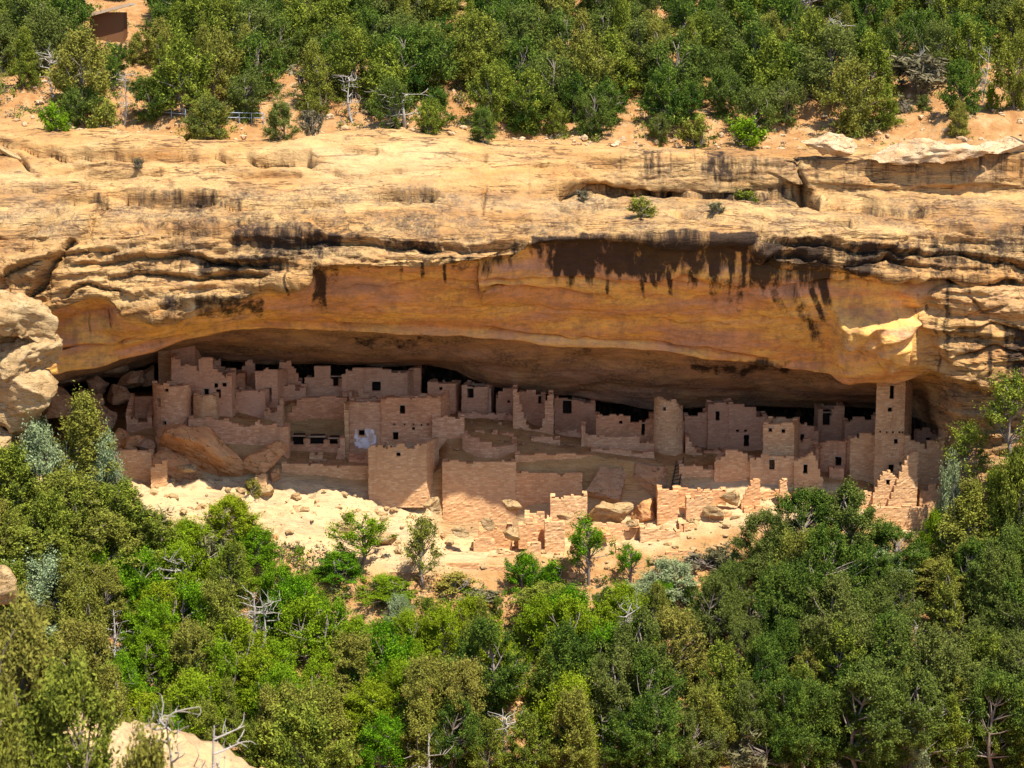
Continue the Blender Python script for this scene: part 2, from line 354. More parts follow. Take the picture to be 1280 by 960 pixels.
# ---- stains, with shade of ledge, recesses and gap painted among them
BN1, BN2, BN3 = vn(XX / 2, 0, ZZ / 2, 61), vn(XX / .4, 0, ZZ / 2, 63), vn(XX / 1.0, 2, ZZ / 4, 62)
BDR = 9 * vn(XX / 1.1, 1, 0, 64) + 8 * vn(XX / 0.42, 4, 0, 65)
def blob(u0, u1, v0, v1, su=3.0, sv=4.0, wob=4.0):
    uu = U + wob * BN1 + 1.5 * BN2; vv = V_ + wob * BN3
    k = min(1.0, (v1 - v0) / 24.0); drip = k * BDR
    su = su * 1.5; sv = sv * 1.6
    return ss(u0 - su, u0 + su, uu) * ss(u1 + su, u1 - su, uu) * ss(v0 - sv, v0 + sv, vv + 0.25 * drip) * ss(v1 + sv * (1 + k), v1 - sv * (1 + k), vv + drip)
var = np.zeros(XX.shape)
def add(f, s=1.0):
    global var
    var = np.maximum(var, f * s)
tail = lambda u0, u1, v0, v1, s=1.0, **k: add(blob(u0, u1, v0, v1, **k), s)
tail(388, 412, 328, 384, 1.0, sv=10); tail(410, 424, 328, 368, 0.8, sv=12)
win = ss(-0.12, 0.12, vn(XX / 1.3, 0, 3.3, 67) + 0.45 * vn(XX / 0.45, 0, 0, 66))
add(ss(660, 668, U) * ss(948, 938, U) * ss(294, 299, V_) * (1 - win * ss(306, 314, V_)) * ss(346, 330, V_ + 6 * vn(XX / .5, 0, 0, 66)), 1.1)
add(ss(938, 950, U) * ss(1175, 1130, U) * ss(300, 306, V_) * ss(347, 338, V_) * (0.75 + 0.4 * vn(XX / 1.2, 0, ZZ / 3, 60)), 1.1); tail(690, 760, 297, 346, 1.1); tail(756, 790, 297, 314, 0.8); tail(786, 822, 297, 313, 0.9); tail(782, 790, 310, 336, 0.9)
tail(700, 716, 330, 344, 0.0); tail(820, 850, 298, 342, 0.95); tail(850, 920, 298, 336, 1.0); tail(858, 872, 330, 350, 0.8)
tail(885, 930, 334, 372, 0.9, sv=12); tail(946, 1160, 304, 330, 0.85, sv=6); tail(950, 1040, 334, 352, 1.0); tail(940, 1000, 312, 340, 0.9); tail(1160, 1290, 298, 345, 0.62)
add(ss(9, 3, np.abs(U - (962 + (V_ - 352) * 0.55))) * ss(345, 360, V_) * ss(420, 380, V_), 0.6)
add(ss(15, 2, np.abs(U - (985 + (V_ - 352) * 0.50))) * ss(345, 360, V_) * ss(465, 405, V_), 0.66)
add(ss(9, 3, np.abs(U - (1026 + (V_ - 346) * 0.25))) * ss(340, 350, V_) * ss(398, 370, V_), 0.9)
add(ss(7, 2, np.abs(U - (1008 + (V_ - 346) * 0.4))) * ss(340, 350, V_) * ss(440, 380, V_), 0.8)
tail(425, 470, 283, 296, 0.8); tail(480, 555, 300, 312, 0.75); tail(560, 640, 318, 334, 0.9); tail(600, 614, 322, 340, 0.9)
tail(640, 665, 302, 316, 0.8); tail(468, 500, 238, 250, 0.45); tail(520, 566, 236, 248, 0.4)
tail(148, 172, 333, 350, 0.8, sv=8); tail(172, 200, 332, 342, 0.7); tail(246, 300, 325, 345, 0.85); tail(300, 335, 318, 335, 0.8); tail(205, 232, 318, 332, 0.6)
tail(200, 330, 368, 396, 0.7); tail(90, 96, 388, 410, 0.6); tail(108, 114, 386, 412, 0.5); tail(126, 138, 384, 400, 0.5); tail(200, 222, 388, 398, 0.7)
tail(165, 330, 240, 262, 0.62, sv=8); tail(130, 330, 264, 302, 0.50, sv=10); tail(330, 560, 262, 300, 0.42, sv=10); tail(290, 430, 286, 320, 0.85, sv=8); tail(80, 140, 248, 258, 0.6)
tail(874, 950, 194, 226, 0.72, sv=6); tail(1000, 1006, 194, 230, 0.8); tail(1018, 1023, 194, 228, 0.7); tail(1034, 1040, 194, 226, 0.7); tail(1056, 1062, 194, 226, 0.6); tail(862, 870, 194, 222, 0.5)
tail(1070, 1120, 194, 232, 0.42); tail(1130, 1155, 196, 236, 0.38); tail(780, 862, 194, 214, 0.36); tail(735, 800, 234, 246, 0.75); tail(800, 1000, 236, 250, 0.7); tail(1230, 1280, 192, 230, 0.4)  # the marks along the ledge underside are its overhang shadow, painted on
tail(1195, 1240, 410, 440, 0.5); tail(1255, 1285, 404, 462, 0.75); tail(880, 1100, 340, 352, 0.6)
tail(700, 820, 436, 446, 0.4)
tail(866, 985, 453, 464, 0.95); tail(445, 540, 419, 426, 0.9)  # dark recess and slot at the inner lip, their shade painted on
rs = np.random.default_rng(5)
def streak(u, v0, v1, w_, s_, slant=0.0):
    c_ = u + slant * (V_ - v0) + 1.2 * BN1
    add(ss(w_ * 1.3, w_ * 0.3, np.abs(U - c_)) * ss(v0 - 3, v0 + 3, V_) * ss(v1 + 6, v1 - 12, V_), s_)
for _ in range(26): streak(rs.uniform(668, 1050), rs.uniform(300, 306), rs.uniform(330, 378), rs.uniform(1.6, 5), rs.uniform(0.6, 1.0), rs.uniform(0, 0.15))
for _ in range(9): streak(rs.uniform(385, 640), rs.uniform(322, 334), rs.uniform(340, 362), rs.uniform(1.5, 3.5), rs.uniform(0.5, 0.9))
for _ in range(52): streak(rs.uniform(770, 1280), rs.uniform(190, 196), rs.uniform(208, 236), rs.uniform(1.5, 5), rs.uniform(0.35, 0.75))
for _ in range(14): streak(rs.uniform(120, 420), rs.uniform(300, 325), rs.uniform(330, 372), rs.uniform(1.5, 4), rs.uniform(0.4, 0.8))
for _ in range(18): streak(rs.uniform(1140, 1280), rs.uniform(296, 400), rs.uniform(345, 465), rs.uniform(2, 6), rs.uniform(0.35, 0.7))
pale = ss(8, 3, np.abs(U - 240 - 2 * vn(0, 0, ZZ / 2, 71))) * ss(308, 322, V_) * ss(405, 385, V_) * 0.45 * np.clip(0.8 + 0.9 * vn(XX / .3, 0, ZZ / 1.2, 99), 0, 1)
pale = np.maximum(pale, 0.4 * np.exp(-((U - 645) / 6) ** 2 - ((V_ - 470) / 7) ** 2))
pale = np.maximum(pale, 0.15 * blob(560, 760, 245, 262, 20, 6)); pale = np.maximum(pale, 0.1 * blob(0, 60, 200, 300, 20, 20)); pale = np.maximum(pale, 0.1 * blob(1220, 1236, 200, 262, 6, 8))
pale = np.maximum(pale, 0.2 * blob(380, 560, 185, 226, 30, 10))
pale = np.maximum(pale, 0.28 * ss(r_in - 15, r_in - 11, rows) * ss(r_in + 1, r_in - 1, rows) * ss(420, 500, U) * ss(900, 820, U))
var *= np.clip(0.92 + 0.42 * vn(XX / 0.55, 0, ZZ / 9, 68) + 0.3 * vn(XX / 2.2, 3, ZZ / 6, 69), 0.25, 1.0)
var *= 1 - pale
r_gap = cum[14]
var = np.maximum(var, 0.80 * ss(r_gap - 6, r_gap + 8, rows) * ss(60, 90, U) * ss(1180, 1140, U))  # back of the gap blackened: smoke soot plus its deep shade, as colour
grime_shade = 0.38 + 0.75 * ss(225, 250, V_) * ss(340, 300, V_) * above + 0.6 * ss(r_in, r_in + 20, rows)  # last term paints the shade on the inner ceiling behind the lip
grime_shade = np.maximum(grime_shade, 0.9 * ss(720, 800, U) * ss(190, 196, V_) * ss(236, 228, V_))
grime_shade *= 1 - 0.8 * pale
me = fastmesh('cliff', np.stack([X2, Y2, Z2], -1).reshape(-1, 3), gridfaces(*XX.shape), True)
attr(me, 'varnish_shade', var); attr(me, 'orange', np.clip(orange, 0, 1)); attr(me, 'grime_shade', grime_shade); attr(me, 'fract', 0.6 * fr); attr(me, 'pale', pale)
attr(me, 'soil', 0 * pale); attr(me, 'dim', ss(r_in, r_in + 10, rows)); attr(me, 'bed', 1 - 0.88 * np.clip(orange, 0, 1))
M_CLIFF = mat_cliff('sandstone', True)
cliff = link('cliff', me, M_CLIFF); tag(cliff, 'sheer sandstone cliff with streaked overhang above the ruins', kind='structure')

# ================================================================== GROUND ON THE MESA TOP
my = np.concatenate([np.linspace(0, 1, 60) * 26, 26 + np.linspace(0, 1, 60)[1:] * 60, 86 + np.linspace(0, 1, 20)[1:] ** 2 * 3000])
mx = np.concatenate([np.linspace(-1400, -120, 14), np.linspace(-110, -64, 12), np.arange(-62, 62, 0.5), np.linspace(64, 110, 12), np.linspace(120, 1400, 14)])
rY, rZ = np.interp(mx, xs, rim_line[0]), np.interp(mx, xs, rim_line[1])
MX = np.broadcast_to(mx, (len(my), len(mx))).copy(); MY = rY[None] + my[:, None]
def mesa_rise(d): return np.interp(d, [0, 5, 8, 14, 20, 60, 120, 3100], [0, 0.7, 2.0, 3.6, 5.2, 15.5, 24, 60])
MZ = rZ[None] * np.exp(-my / 200)[:, None] + (64.5) * (1 - np.exp(-my / 200))[:, None] + mesa_rise(my)[:, None]
MZ += (0.5 * fbm(MX / 9, MY / 9, 0, 3, 7) + 0.14 * fbm(MX / 1.8, MY / 1.8, 0, 3, 8)) * np.minimum(my / 3, 1)[:, None]
MZ += 1.1 * (np.floor(2.5 * fbm(MX / 6, MY / 3, 0, 3, 12)) / 2.5) * np.minimum(my / 3, 1)[:, None] * np.exp(-my / 22)[:, None]
MZ[0] = rZ - 0.03
me = fastmesh('mesa_top', np.stack([MX, MY, MZ], -1).reshape(-1, 3), gridfaces(*MX.shape), True)
soilm = ss(0.5, 5.0, my[:, None] + 2.2 * fbm(MX / 5, MY / 3, 0, 3, 15))
for a_, v_ in (('dim', 0 * MX), ('bed', 0.7 + 0 * MX), ('varnish_shade', 0 * MX), ('orange', 0 * MX), ('grime_shade', 0.4 + 0 * MX), ('fract', 0 * MX), ('pale', 0 * MX), ('soil', soilm), ('dim', 0 * soilm), ('bed', 0.8 * (1 - soilm))): attr(me, a_, v_)
mesa = link('mesa_ground', me, M_CLIFF); tag(mesa, 'red soil and rock of the mesa top behind the rim', kind='structure')

# ================================================================== ALCOVE FLOOR, LEDGE AND CANYON
def key(*p): return curve(p)
GST = [
    (26.0, key((0, 520), (200, 490), (333, 492), (450, 490), (600, 515), (820, 548), (1060, 552), (1200, 600))),
    (14.0, key((0, 520), (130, 492), (200, 488), (333, 492), (450, 492), (600, 514), (700, 538), (820, 550), (1060, 556), (1200, 600))),
    (11.0, key((0, 530), (130, 508), (200, 500), (300, 500), (380, 498), (525, 500), (535, 519), (640, 521), (700, 541), (820, 556), (950, 560), (1100, 566), (1200, 610))),
    (8.4, key((0, 540), (130, 522), (200, 510), (345, 512), (380, 499), (440, 499), (530, 502), (545, 522), (640, 534), (700, 545), (820, 560), (950, 566), (1100, 575), (1200, 620))),
    (7.6, key((0, 545), (130, 526), (200, 513), (300, 516), (350, 532), (365, 551), (432, 551), (500, 551), (540, 524), (640, 537), (700, 547), (820, 561), (950, 568), (1100, 578), (1200, 625))),
    (4.6, key((0, 560), (130, 545), (185, 530), (240, 523), (340, 524), (355, 566), (432, 573), (540, 572), (560, 545), (640, 555), (700, 560), (820, 568), (870, 570), (950, 576), (1060, 590), (1200, 632))),
    (1.6, key((0, 575), (130, 560), (185, 560), (240, 560), (350, 566), (365, 580), (460, 580), (540, 590), (556, 578), (640, 575), (740, 566), (850, 580), (950, 590), (1060, 596), (1200, 640))),
    (0.7, key((0, 590), (130, 570), (185, 575), (240, 575), (350, 578), (365, 582), (460, 584), (540, 592), (556, 580), (640, 578), (740, 570), (850, 584), (950, 594), (1060, 600), (1200, 645))),
    (-0.3, key((0, 600), (130, 585), (185, 596), (240, 596), (310, 600), (352, 600), (400, 608), (460, 616), (540, 622), (553, 672), (640, 668), (655, 650), (700, 644), (800, 640), (850, 612), (900, 604), (960, 600), (1060, 608), (1200, 650))),
    (-2.5, key((0, 588), (130, 595), (240, 605), (320, 606), (400, 616), (460, 624), (540, 640), (556, 678), (640, 672), (740, 656), (800, 655), (850, 630), (900, 622), (960, 614), (1060, 625), (1200, 655))),
    (-6.0, key((0, 592), (130, 600), (240, 626), (400, 640), (540, 668), (640, 682), (740, 674), (850, 660), (960, 640), (1060, 640), (1200, 668))),
    (-8.5, key((0, 596), (130, 606), (240, 645), (400, 668), (540, 684), (640, 690), (740, 690), (850, 682), (960, 670), (1060, 665), (1200, 684))),
    (-9.2, key((0, 600), (130, 612), (240, 650), (400, 676), (540, 696), (640, 702), (740, 702), (850, 694), (960, 686), (1060, 682), (1200, 694))),
    (-13.0, key((0, 636), (130, 655), (260, 712), (400, 722), (540, 740), (640, 748), (740, 748), (850, 740), (960, 730), (1060, 720), (1200, 720))),
    (-30.0, key((0, 955), (300, 960), (640, 980), (900, 965), (1280, 955))),
]
gy = np.concatenate([np.arange(26, 14, -1.0), np.arange(14, 8.4, -0.35), np.arange(8.4, -9.3, -0.125), np.arange(-9.3, -31, -0.3)])
gx = xs[(np.abs(xs) > 60) | (np.arange(len(xs)) % 2 == 0)]
GX, GY = np.meshgrid(gx, gy)
def gz_station(k):
    Yk, vf = GST[k]; u = 640 + gx * F / (Yk - CY + 3)
    for _ in range(2):
        v = vf(u); ry, rz = ray(v); u = 640 + gx / ((Yk - CY) / ry) * F
    return zat(vf(u), Yk)
sz = np.array([gz_station(k) for k in range(len(GST))]); sy = np.array([g[0] for g in GST])
GZ = np.zeros(GX.shape)
for i, y in enumerate(gy):
    k = int(np.clip(np.searchsorted(-sy, -y) - 1, 0, len(sy) - 2)); t = np.clip((sy[k] - y) / (sy[k] - sy[k + 1]), 0, 1)
    GZ[i] = sz[k] * (1 - t) + sz[k + 1] * t
GZ_base_last = GZ[-1].copy()
outm = ss(-0.6, -3.5, GY); slope = ss(-9, -14, GY)
rockface = ss(0.0, -1.0, GY) * (1 - slope)
trm = ss(-9, -4, GX) * ss(38, 33, GX)
GZ -= 0.55 * trm * rockface
GZ += rockface * (1 - 0.6 * trm) * (0.55 * fbm(GX / 6, GY / 4, 0, 3, 71) + 0.75 * (np.floor(2.6 * fbm(GX / 5.5, GY / 1.8, 0, 3, 72)) / 2.6) + 0.3 * (np.floor(3 * fbm(GX / 1.6, GY / 0.9, 0, 3, 77)) / 3) + 0.14 * fbm(GX / .8, GY / .6, 0, 3, 73))
GZ += slope * (0.9 * fbm(GX / 9, GY / 9, 0, 3, 74) + 0.25 * fbm(GX / 1.6, GY / 1.6, 0, 3, 75))
GZ += 0.10 * fbm(GX / 1.2, GY / 1.2, 0, 3, 76) * ss(-0.6, 0.5, GY)
# canyon below the frame and the near side, as further rows
zl = GZ[-1]
far_rows = []
spur_x = lambda x, y: ss(-6.0, -9.0, x + 2.0 * vn(x / 5, y / 5, 0, 81)) * np.exp(-((y + 104) / (15.0 if y > -104 else 26.0)) ** 2)
for y in list(np.arange(-32, -80, -2.5)) + list(np.arange(-80, -130, -0.6)) + [-135, -145, -160, -175, -190, -200, -215, -260, -400, -900, -2500]:
    t = ss(-30, -75, y); base = zl * (1 - t) + (-12 + 3 * vn(gx / 30, 0, 0, 82)) * t
    up = ss(-150, -190, y) * 78
    z = base + up + 0.5 * vn(gx / 8, y / 8, 0, 83)
    near = (np.abs(gx) < 90)
    sp_ = spur_x(gx, y) * ss(-80, -60, gx)
    top = 48.4 + 0.6 * fbm(gx / 5, y / 5 + 0 * gx, 0, 3, 84) + 0.8 * (np.floor(3 * fbm(gx / 5, y / 2 + 0 * gx, 0, 3, 86)) / 3) - 0.30 * np.maximum(gx + 17, -6) - 0.36 * max(y + 106, 0) - 0.28 * max(-(y + 106), 0)
    z = z * (1 - ss(0.02, 0.75, sp_)) + top * ss(0.02, 0.75, sp_)
    far_rows.append((y, z))
GX = np.vstack([GX] + [gx[None]] * len(far_rows)); GY = np.vstack([GY] + [np.full((1, len(gx)), y) for y, z in far_rows]); GZ = np.vstack([GZ] + [z[None] for y, z in far_rows])
GYr = GY[:, 0].copy()
me = fastmesh('canyon_ground', np.stack([GX, GY, GZ], -1).reshape(-1, 3), gridfaces(*GX.shape), True)
soilm = 0.3 * ss(-.4, .4, GY) + ss(-9.0, -12.5, GY + 1.2 * fbm(GX / 4, GY / 3, 0, 3, 85) - 3.5 * ss(-14, 10, GX)) * (0.85 - 0.85 * ss(-80, -85, GY))
inner = ss(-0.4, 0.4, GY)
for a_, v_ in (('varnish_shade', 0 * GX), ('orange', 0 * inner), ('grime_shade', 0.15 + 0 * GX), ('fract', 0.0 * inner), ('pale', (1 - inner) * (1 - soilm) * 0.5 * np.maximum(ss(-30, -25, GY), 0.7 * ss(-84, -88, GY))), ('soil', soilm), ('dim', 0 * soilm), ('bed', 0.8 * (1 - soilm))): attr(me, a_, v_)
ground = link('ground', me, M_CLIFF); tag(ground, 'alcove floor, pale rock ledge and canyon slope', kind='structure')

def gheight(x, y):
    """height of the canyon ground at a point"""
    i = np.clip(np.searchsorted(-GYr, -y) - 1, 0, len(GYr) - 2); ty = (GYr[i] - y) / (GYr[i] - GYr[i + 1])
    j = np.clip(np.searchsorted(gx, x) - 1, 0, len(gx) - 2); tx = (x - gx[j]) / (gx[j + 1] - gx[j])
    return float((GZ[i, j] * (1 - tx) + GZ[i, j + 1] * tx) * (1 - ty) + (GZ[i + 1, j] * (1 - tx) + GZ[i + 1, j + 1] * tx) * ty)
def mheight(x, y):
    """height of the mesa ground"""
    j = int(np.clip(np.searchsorted(mx, x) - 1, 0, len(mx) - 2)); tx = (x - mx[j]) / (mx[j + 1] - mx[j])
    d = y - (rY[j] * (1 - tx) + rY[j + 1] * tx)
    i = int(np.clip(np.searchsorted(my, d) - 1, 0, len(my) - 2)); ty = min(max((d - my[i]) / (my[i + 1] - my[i]), 0), 1)
    return float((MZ[i, j] * (1 - tx) + MZ[i, j + 1] * tx) * (1 - ty) + (MZ[i + 1, j] * (1 - tx) + MZ[i + 1, j + 1] * tx) * ty)
def hit(u, v, hf, y0, y1, step=0.1):
    """first ground point seen through a pixel between two depths"""
    y = y0
    while y < y1:
        p = P(u, v, y)
        if p.z <= hf(p.x, y): return Vector((p.x, y, hf(p.x, y)))
        y += step
    return None
# ================================================================== MASONRY
def mat_masonry(name, tint=(1, 1, 1), plaster=0.0):
    m = NT(name)
    uv = m.n('ShaderNodeUVMap').outputs[0]
    nz = m.n('ShaderNodeTexNoise'); nz.inputs['Scale'].default_value = 0.9; nz.inputs['Detail'].default_value = 3; m.l(uv, nz.inputs['Vector'])
    sub = m.n('ShaderNodeVectorMath', operation='MULTIPLY_ADD'); m.l(nz.outputs['Color'], sub.inputs[0]); sub.inputs[1].default_value = (0.5, 0.20, 0); m.l(uv, sub.inputs[2])
    b = m.n('ShaderNodeTexBrick', offset=0.43, offset_frequency=2, squash=1.25, squash_frequency=3)
    m.l(sub.outputs[0], b.inputs['Vector']); b.inputs['Scale'].default_value = 1.0
    b.inputs['Brick Width'].default_value = 0.40; b.inputs['Row Height'].default_value = 0.155; b.inputs['Mortar Size'].default_value = 0.015; b.inputs['Mortar Smooth'].default_value = 0.4
    b.inputs['Color1'].default_value = (0.15, 0.15, 0.15, 1); b.inputs['Color2'].default_value = (0.95, 0.95, 0.95, 1); b.inputs['Mortar'].default_value = (0.5, 0.5, 0.5, 1); b.inputs['Bias'].default_value = -0.1
    t = lambda c: tuple(a * k for a, k in zip(c, tint))
    base = m.ramp(b.outputs['Color'], [(0.1, t((0.46, 0.28, 0.17))), (0.5, t((0.57, 0.37, 0.24))), (0.78, t((0.64, 0.45, 0.30))), (0.95, t((0.74, 0.57, 0.41)))])
    base = m.mix(m.math('MULTIPLY', b.outputs['Fac'], 0.5), base, t((0.36, 0.21, 0.13)))
    obj = m.coords((1, 1, 1))
    big = m.noise(m.coords((0.5, 0.5, 0.8)), 1.0, 5, 0.6)
    base = m.mix(m.ramp(big, [(0.34, 0.5), (0.52, 0.0)]), base, t((0.42, 0.24, 0.135)))
    base = m.mix(m.ramp(m.noise(m.coords((0.7, 0.7, 0.5)), 1.0, 4, 0.65), [(0.50, plaster), (0.62, min(1, plaster * 2.2))]), base, t((0.60, 0.40, 0.27)))
    oi = m.n('ShaderNodeObjectInfo')
    base = m.mix(m.ramp(oi.outputs['Random'], [(0.0, 0.45), (0.35, 0.0)]), base, m.mix(1.0, base, (1.0, 0.74, 0.58), 'MULTIPLY'))
    base = m.mix(m.ramp(oi.outputs['Random'], [(0.65, 0.0), (1.0, 0.5)]), base, m.mix(1.0, base, (0.86, 0.84, 0.86), 'MULTIPLY'))
    st_ = m.noise(m.coords((0.9, 0.9, 0.22)), 1.0, 4, 0.6)
    base = m.mix(m.ramp(st_, [(0.55, 0.0), (0.70, 0.5)]), base, t((0.33, 0.19, 0.115)))
    # rows of larger, paler blocks
    sp = m.noise(m.coords((1.5, 1.5, 5.0)), 1.0, 3, 0.6)
    base = m.mix(m.ramp(sp, [(0.66, 0.0), (0.72, 0.6)]), base, (0.72, 0.58, 0.42))
    h = m.math('ADD', m.math('MULTIPLY', m.math('SUBTRACT', 1.0, b.outputs['Fac']), 0.7), m.math('MULTIPLY', b.outputs['Color'], 0.5))
    h = m.math('ADD', h, m.math('MULTIPLY', m.noise(obj, 3.0, 4, 0.6), 0.8))
    return m.done(base, 0.95, m.bump(h, 0.6, 0.05), 0.05)
M_MAS = mat_masonry('masonry', (1.16, 0.97, 0.78), 0.12)
M_MASP = mat_masonry('plastered_masonry', (1.16, 0.96, 0.82), 0.45)
M_MASO = mat_masonry('ochre_masonry', (1.12, 1.02, 0.78), 0.18)
m_ = NT('shaded_interior'); M_DARK = m_.done(m_.mix(m_.noise(m_.coords((2, 2, 2)), 1, 3), (0.035, 0.024, 0.02), (0.08, 0.055, 0.04)), 1.0)  # near-black colour stands for the unlit room behind each opening
m_ = NT('lintel_stone'); M_LINT = m_.done(m_.mix(m_.noise(m_.coords((3, 3, 3)), 1, 3), (0.50, 0.37, 0.25), (0.38, 0.25, 0.15)), 0.95)
m_ = NT('white_plaster'); M_PLAS = m_.done(m_.mix(m_.ramp(m_.noise(m_.coords((1.5, 1.5, 1.5)), 1, 5), [(0.42, 0.0), (0.55, 1.0)]), (0.60, 0.42, 0.30), (0.80, 0.70, 0.64)), 0.95)
m_ = NT('weathered_wood'); M_WOOD = m_.done(m_.mix(m_.noise(m_.coords((8, 8, 1.5)), 1, 4), (0.10, 0.065, 0.045), (0.24, 0.18, 0.14)), 0.9)
m_ = NT('dark_wood'); M_DWOOD = m_.done(m_.mix(m_.noise(m_.coords((8, 8, 1.5)), 1, 4), (0.035, 0.022, 0.018), (0.09, 0.06, 0.045)), 0.9)

_seed = [100]
def masonry_mesh(path, zb, topf, holes=(), thick=0.42, closed=False, taper=None, ds=0.21, dz=0.15, jit=0.016, name='wall'):
    """a stone wall along a path of (x, y): solid cells below topf(s), minus the holes (s0, s1, z0, z1); outside = right-hand side of the path"""
    _seed[0] += 1; r = np.random.default_rng(_seed[0])
    pth = np.array(path, float)
    if closed: pth = np.vstack([pth, pth[:1]])
    seg = np.hypot(*np.diff(pth, axis=0).T); cs = np.concatenate([[0], np.cumsum(seg)]); L = cs[-1]
    ztop = max(topf(s) for s in np.linspace(0, L, 160))
    base_s = set(np.round(np.linspace(0, L, max(3, int(L / ds) + 1)), 4)); 
    S = sorted(base_s | set(np.round(cs, 4)) | {round(x, 4) for h in holes for x in h[:2]})
    Zs = sorted(set(np.round(np.arange(zb, ztop + dz, dz), 4)) | {round(x, 4) for h in holes for x in h[2:]})
    def clean(A, keep, tol):
        out = [A[0]]
        for a in A[1:]:
            if a - out[-1] < tol:
                if a in keep: out[-1] = a
                continue
            out.append(a)
        return np.array(out)
    S = clean(S, {round(x, 4) for h in holes for x in h[:2]} | {round(float(c), 4) for c in cs}, 0.05); Zs = clean(Zs, {round(x, 4) for h in holes for x in h[2:]}, 0.04)
    ns, nz = len(S) - 1, len(Zs) - 1
    sm, zm = (S[1:] + S[:-1]) / 2, (Zs[1:] + Zs[:-1]) / 2
    rough = np.interp(sm, np.linspace(0, L, max(2, int(L / 0.55) + 2)), r.normal(0, 0.08, max(2, int(L / 0.55) + 2)))
    tops = np.array([topf(s) for s in sm]) + rough
    occ = zm[None, :] < tops[:, None]
    for a, b, c, d in holes: occ &= ~((sm[:, None] > a) & (sm[:, None] < b) & (zm[None] > c) & (zm[None] < d))
    # corner frames along the path with mitred offsets
    px = np.interp(S, cs, pth[:, 0]); py = np.interp(S, cs, pth[:, 1])
    tx = np.diff(pth[:, 0]) / np.maximum(seg, 1e-6); ty = np.diff(pth[:, 1]) / np.maximum(seg, 1e-6)
    nx_, ny_ = ty, -tx
    off = np.zeros((len(S), 2))
    for i, s in enumerate(S):
        k = int(np.clip(np.searchsorted(cs, s - 1e-3), 1, len(seg)) - 1); k2 = int(np.clip(np.searchsorted(cs, s + 1e-3), 1, len(seg)) - 1)
        if closed and i in (0, len(S) - 1): k, k2 = len(seg) - 1, 0
        n1, n2 = np.array([nx_[k], ny_[k]]), np.array([nx_[k2], ny_[k2]])
        a = n1 + n2; q = a.dot(a); off[i] = a * 2 / q if q > 0.3 else n1
    jx = r.normal(0, jit, (len(S), len(Zs))) * 0.8; jz = r.normal(0, jit * 0.5, (len(S), len(Zs))); jn = r.normal(0, jit, (len(S), len(Zs)))
    jn += 0.03 * vn(S[:, None] / 1.3 + _seed[0], Zs[None] / 1.3, 0, 5)
    if closed: jx[-1] = jx[0]; jz[-1] = jz[0]; jn[-1] = jn[0]
    tdir = np.stack([np.gradient(px, S), np.gradient(py, S)], -1)
    if closed: tdir[0] = tdir[-1] = 0
    edge0 = 0.0
    cxy = pth.mean(0)
    V = []; UVc = []
    for side in (0, 1):
        o = jn if side == 0 else -thick + jn * 0.5
        x = px[:, None] + off[:, 0:1] * o + tdir[:, 0:1] * jx; y = py[:, None] + off[:, 1:2] * o + tdir[:, 1:2] * jx
        if taper:
            k = 1 - taper * np.clip((Zs[None] - zb) / max(ztop - zb, .1), 0, 1)
            x = cxy[0] + (x - cxy[0]) * k; y = cxy[1] + (y - cxy[1]) * k
        V.append(np.stack([x, y, Zs[None] + jz + 0 * x], -1).reshape(-1, 3))
    V = np.concatenate(V); n1 = len(S) * len(Zs)
    def vid(i, j, side): return side * n1 + i * len(Zs) + j
    faces, fuv = [], []
    su, zu = S + _seed[0] * 3.7, Zs
    for i in range(ns):
        for j in range(nz):
            if not occ[i, j]: continue
            u4 = [(su[i], zu[j]), (su[i + 1], zu[j]), (su[i + 1], zu[j + 1]), (su[i], zu[j + 1])]
            faces.append((vid(i, j, 0), vid(i + 1, j, 0), vid(i + 1, j + 1, 0), vid(i, j + 1, 0))); fuv.append(u4)
            faces.append((vid(i + 1, j, 1), vid(i, j, 1), vid(i, j + 1, 1), vid(i + 1, j + 1, 1))); fuv.append([u4[1], u4[0], u4[3], u4[2]])
            li = i - 1 if i > 0 else (ns - 1 if closed else None); ri = i + 1 if i < ns - 1 else (0 if closed else None)
            if li is None or not occ[li, j]:
                faces.append((vid(i, j, 1), vid(i, j, 0), vid(i, j + 1, 0), vid(i, j + 1, 1))); fuv.append([(su[i] - thick, zu[j]), (su[i], zu[j]), (su[i], zu[j + 1]), (su[i] - thick, zu[j + 1])])
            if ri is None or not occ[ri, j]:
                faces.append((vid(i + 1, j, 0), vid(i + 1, j, 1), vid(i + 1, j + 1, 1), vid(i + 1, j + 1, 0))); fuv.append([(su[i + 1], zu[j]), (su[i + 1] + thick, zu[j]), (su[i + 1] + thick, zu[j + 1]), (su[i + 1], zu[j + 1])])
            if j == nz - 1 or not occ[i, j + 1]:
                faces.append((vid(i, j + 1, 0), vid(i + 1, j + 1, 0), vid(i + 1, j + 1, 1), vid(i, j + 1, 1))); fuv.append([(su[i], 0), (su[i + 1], 0), (su[i + 1], thick), (su[i], thick)])
            if j > 0 and not occ[i, j - 1]:
                faces.append((vid(i, j, 1), vid(i + 1, j, 1), vid(i + 1, j, 0), vid(i, j, 0))); fuv.append([(su[i], thick), (su[i + 1], thick), (su[i + 1], 0), (su[i], 0)])
    me = fastmesh(name, V, np.array(faces))
    uv = me.uv_layers.new(name='UVMap'); uv.data.foreach_set('uv', np.array(fuv, dtype=np.float32).ravel())
    return me, (px, py, S)

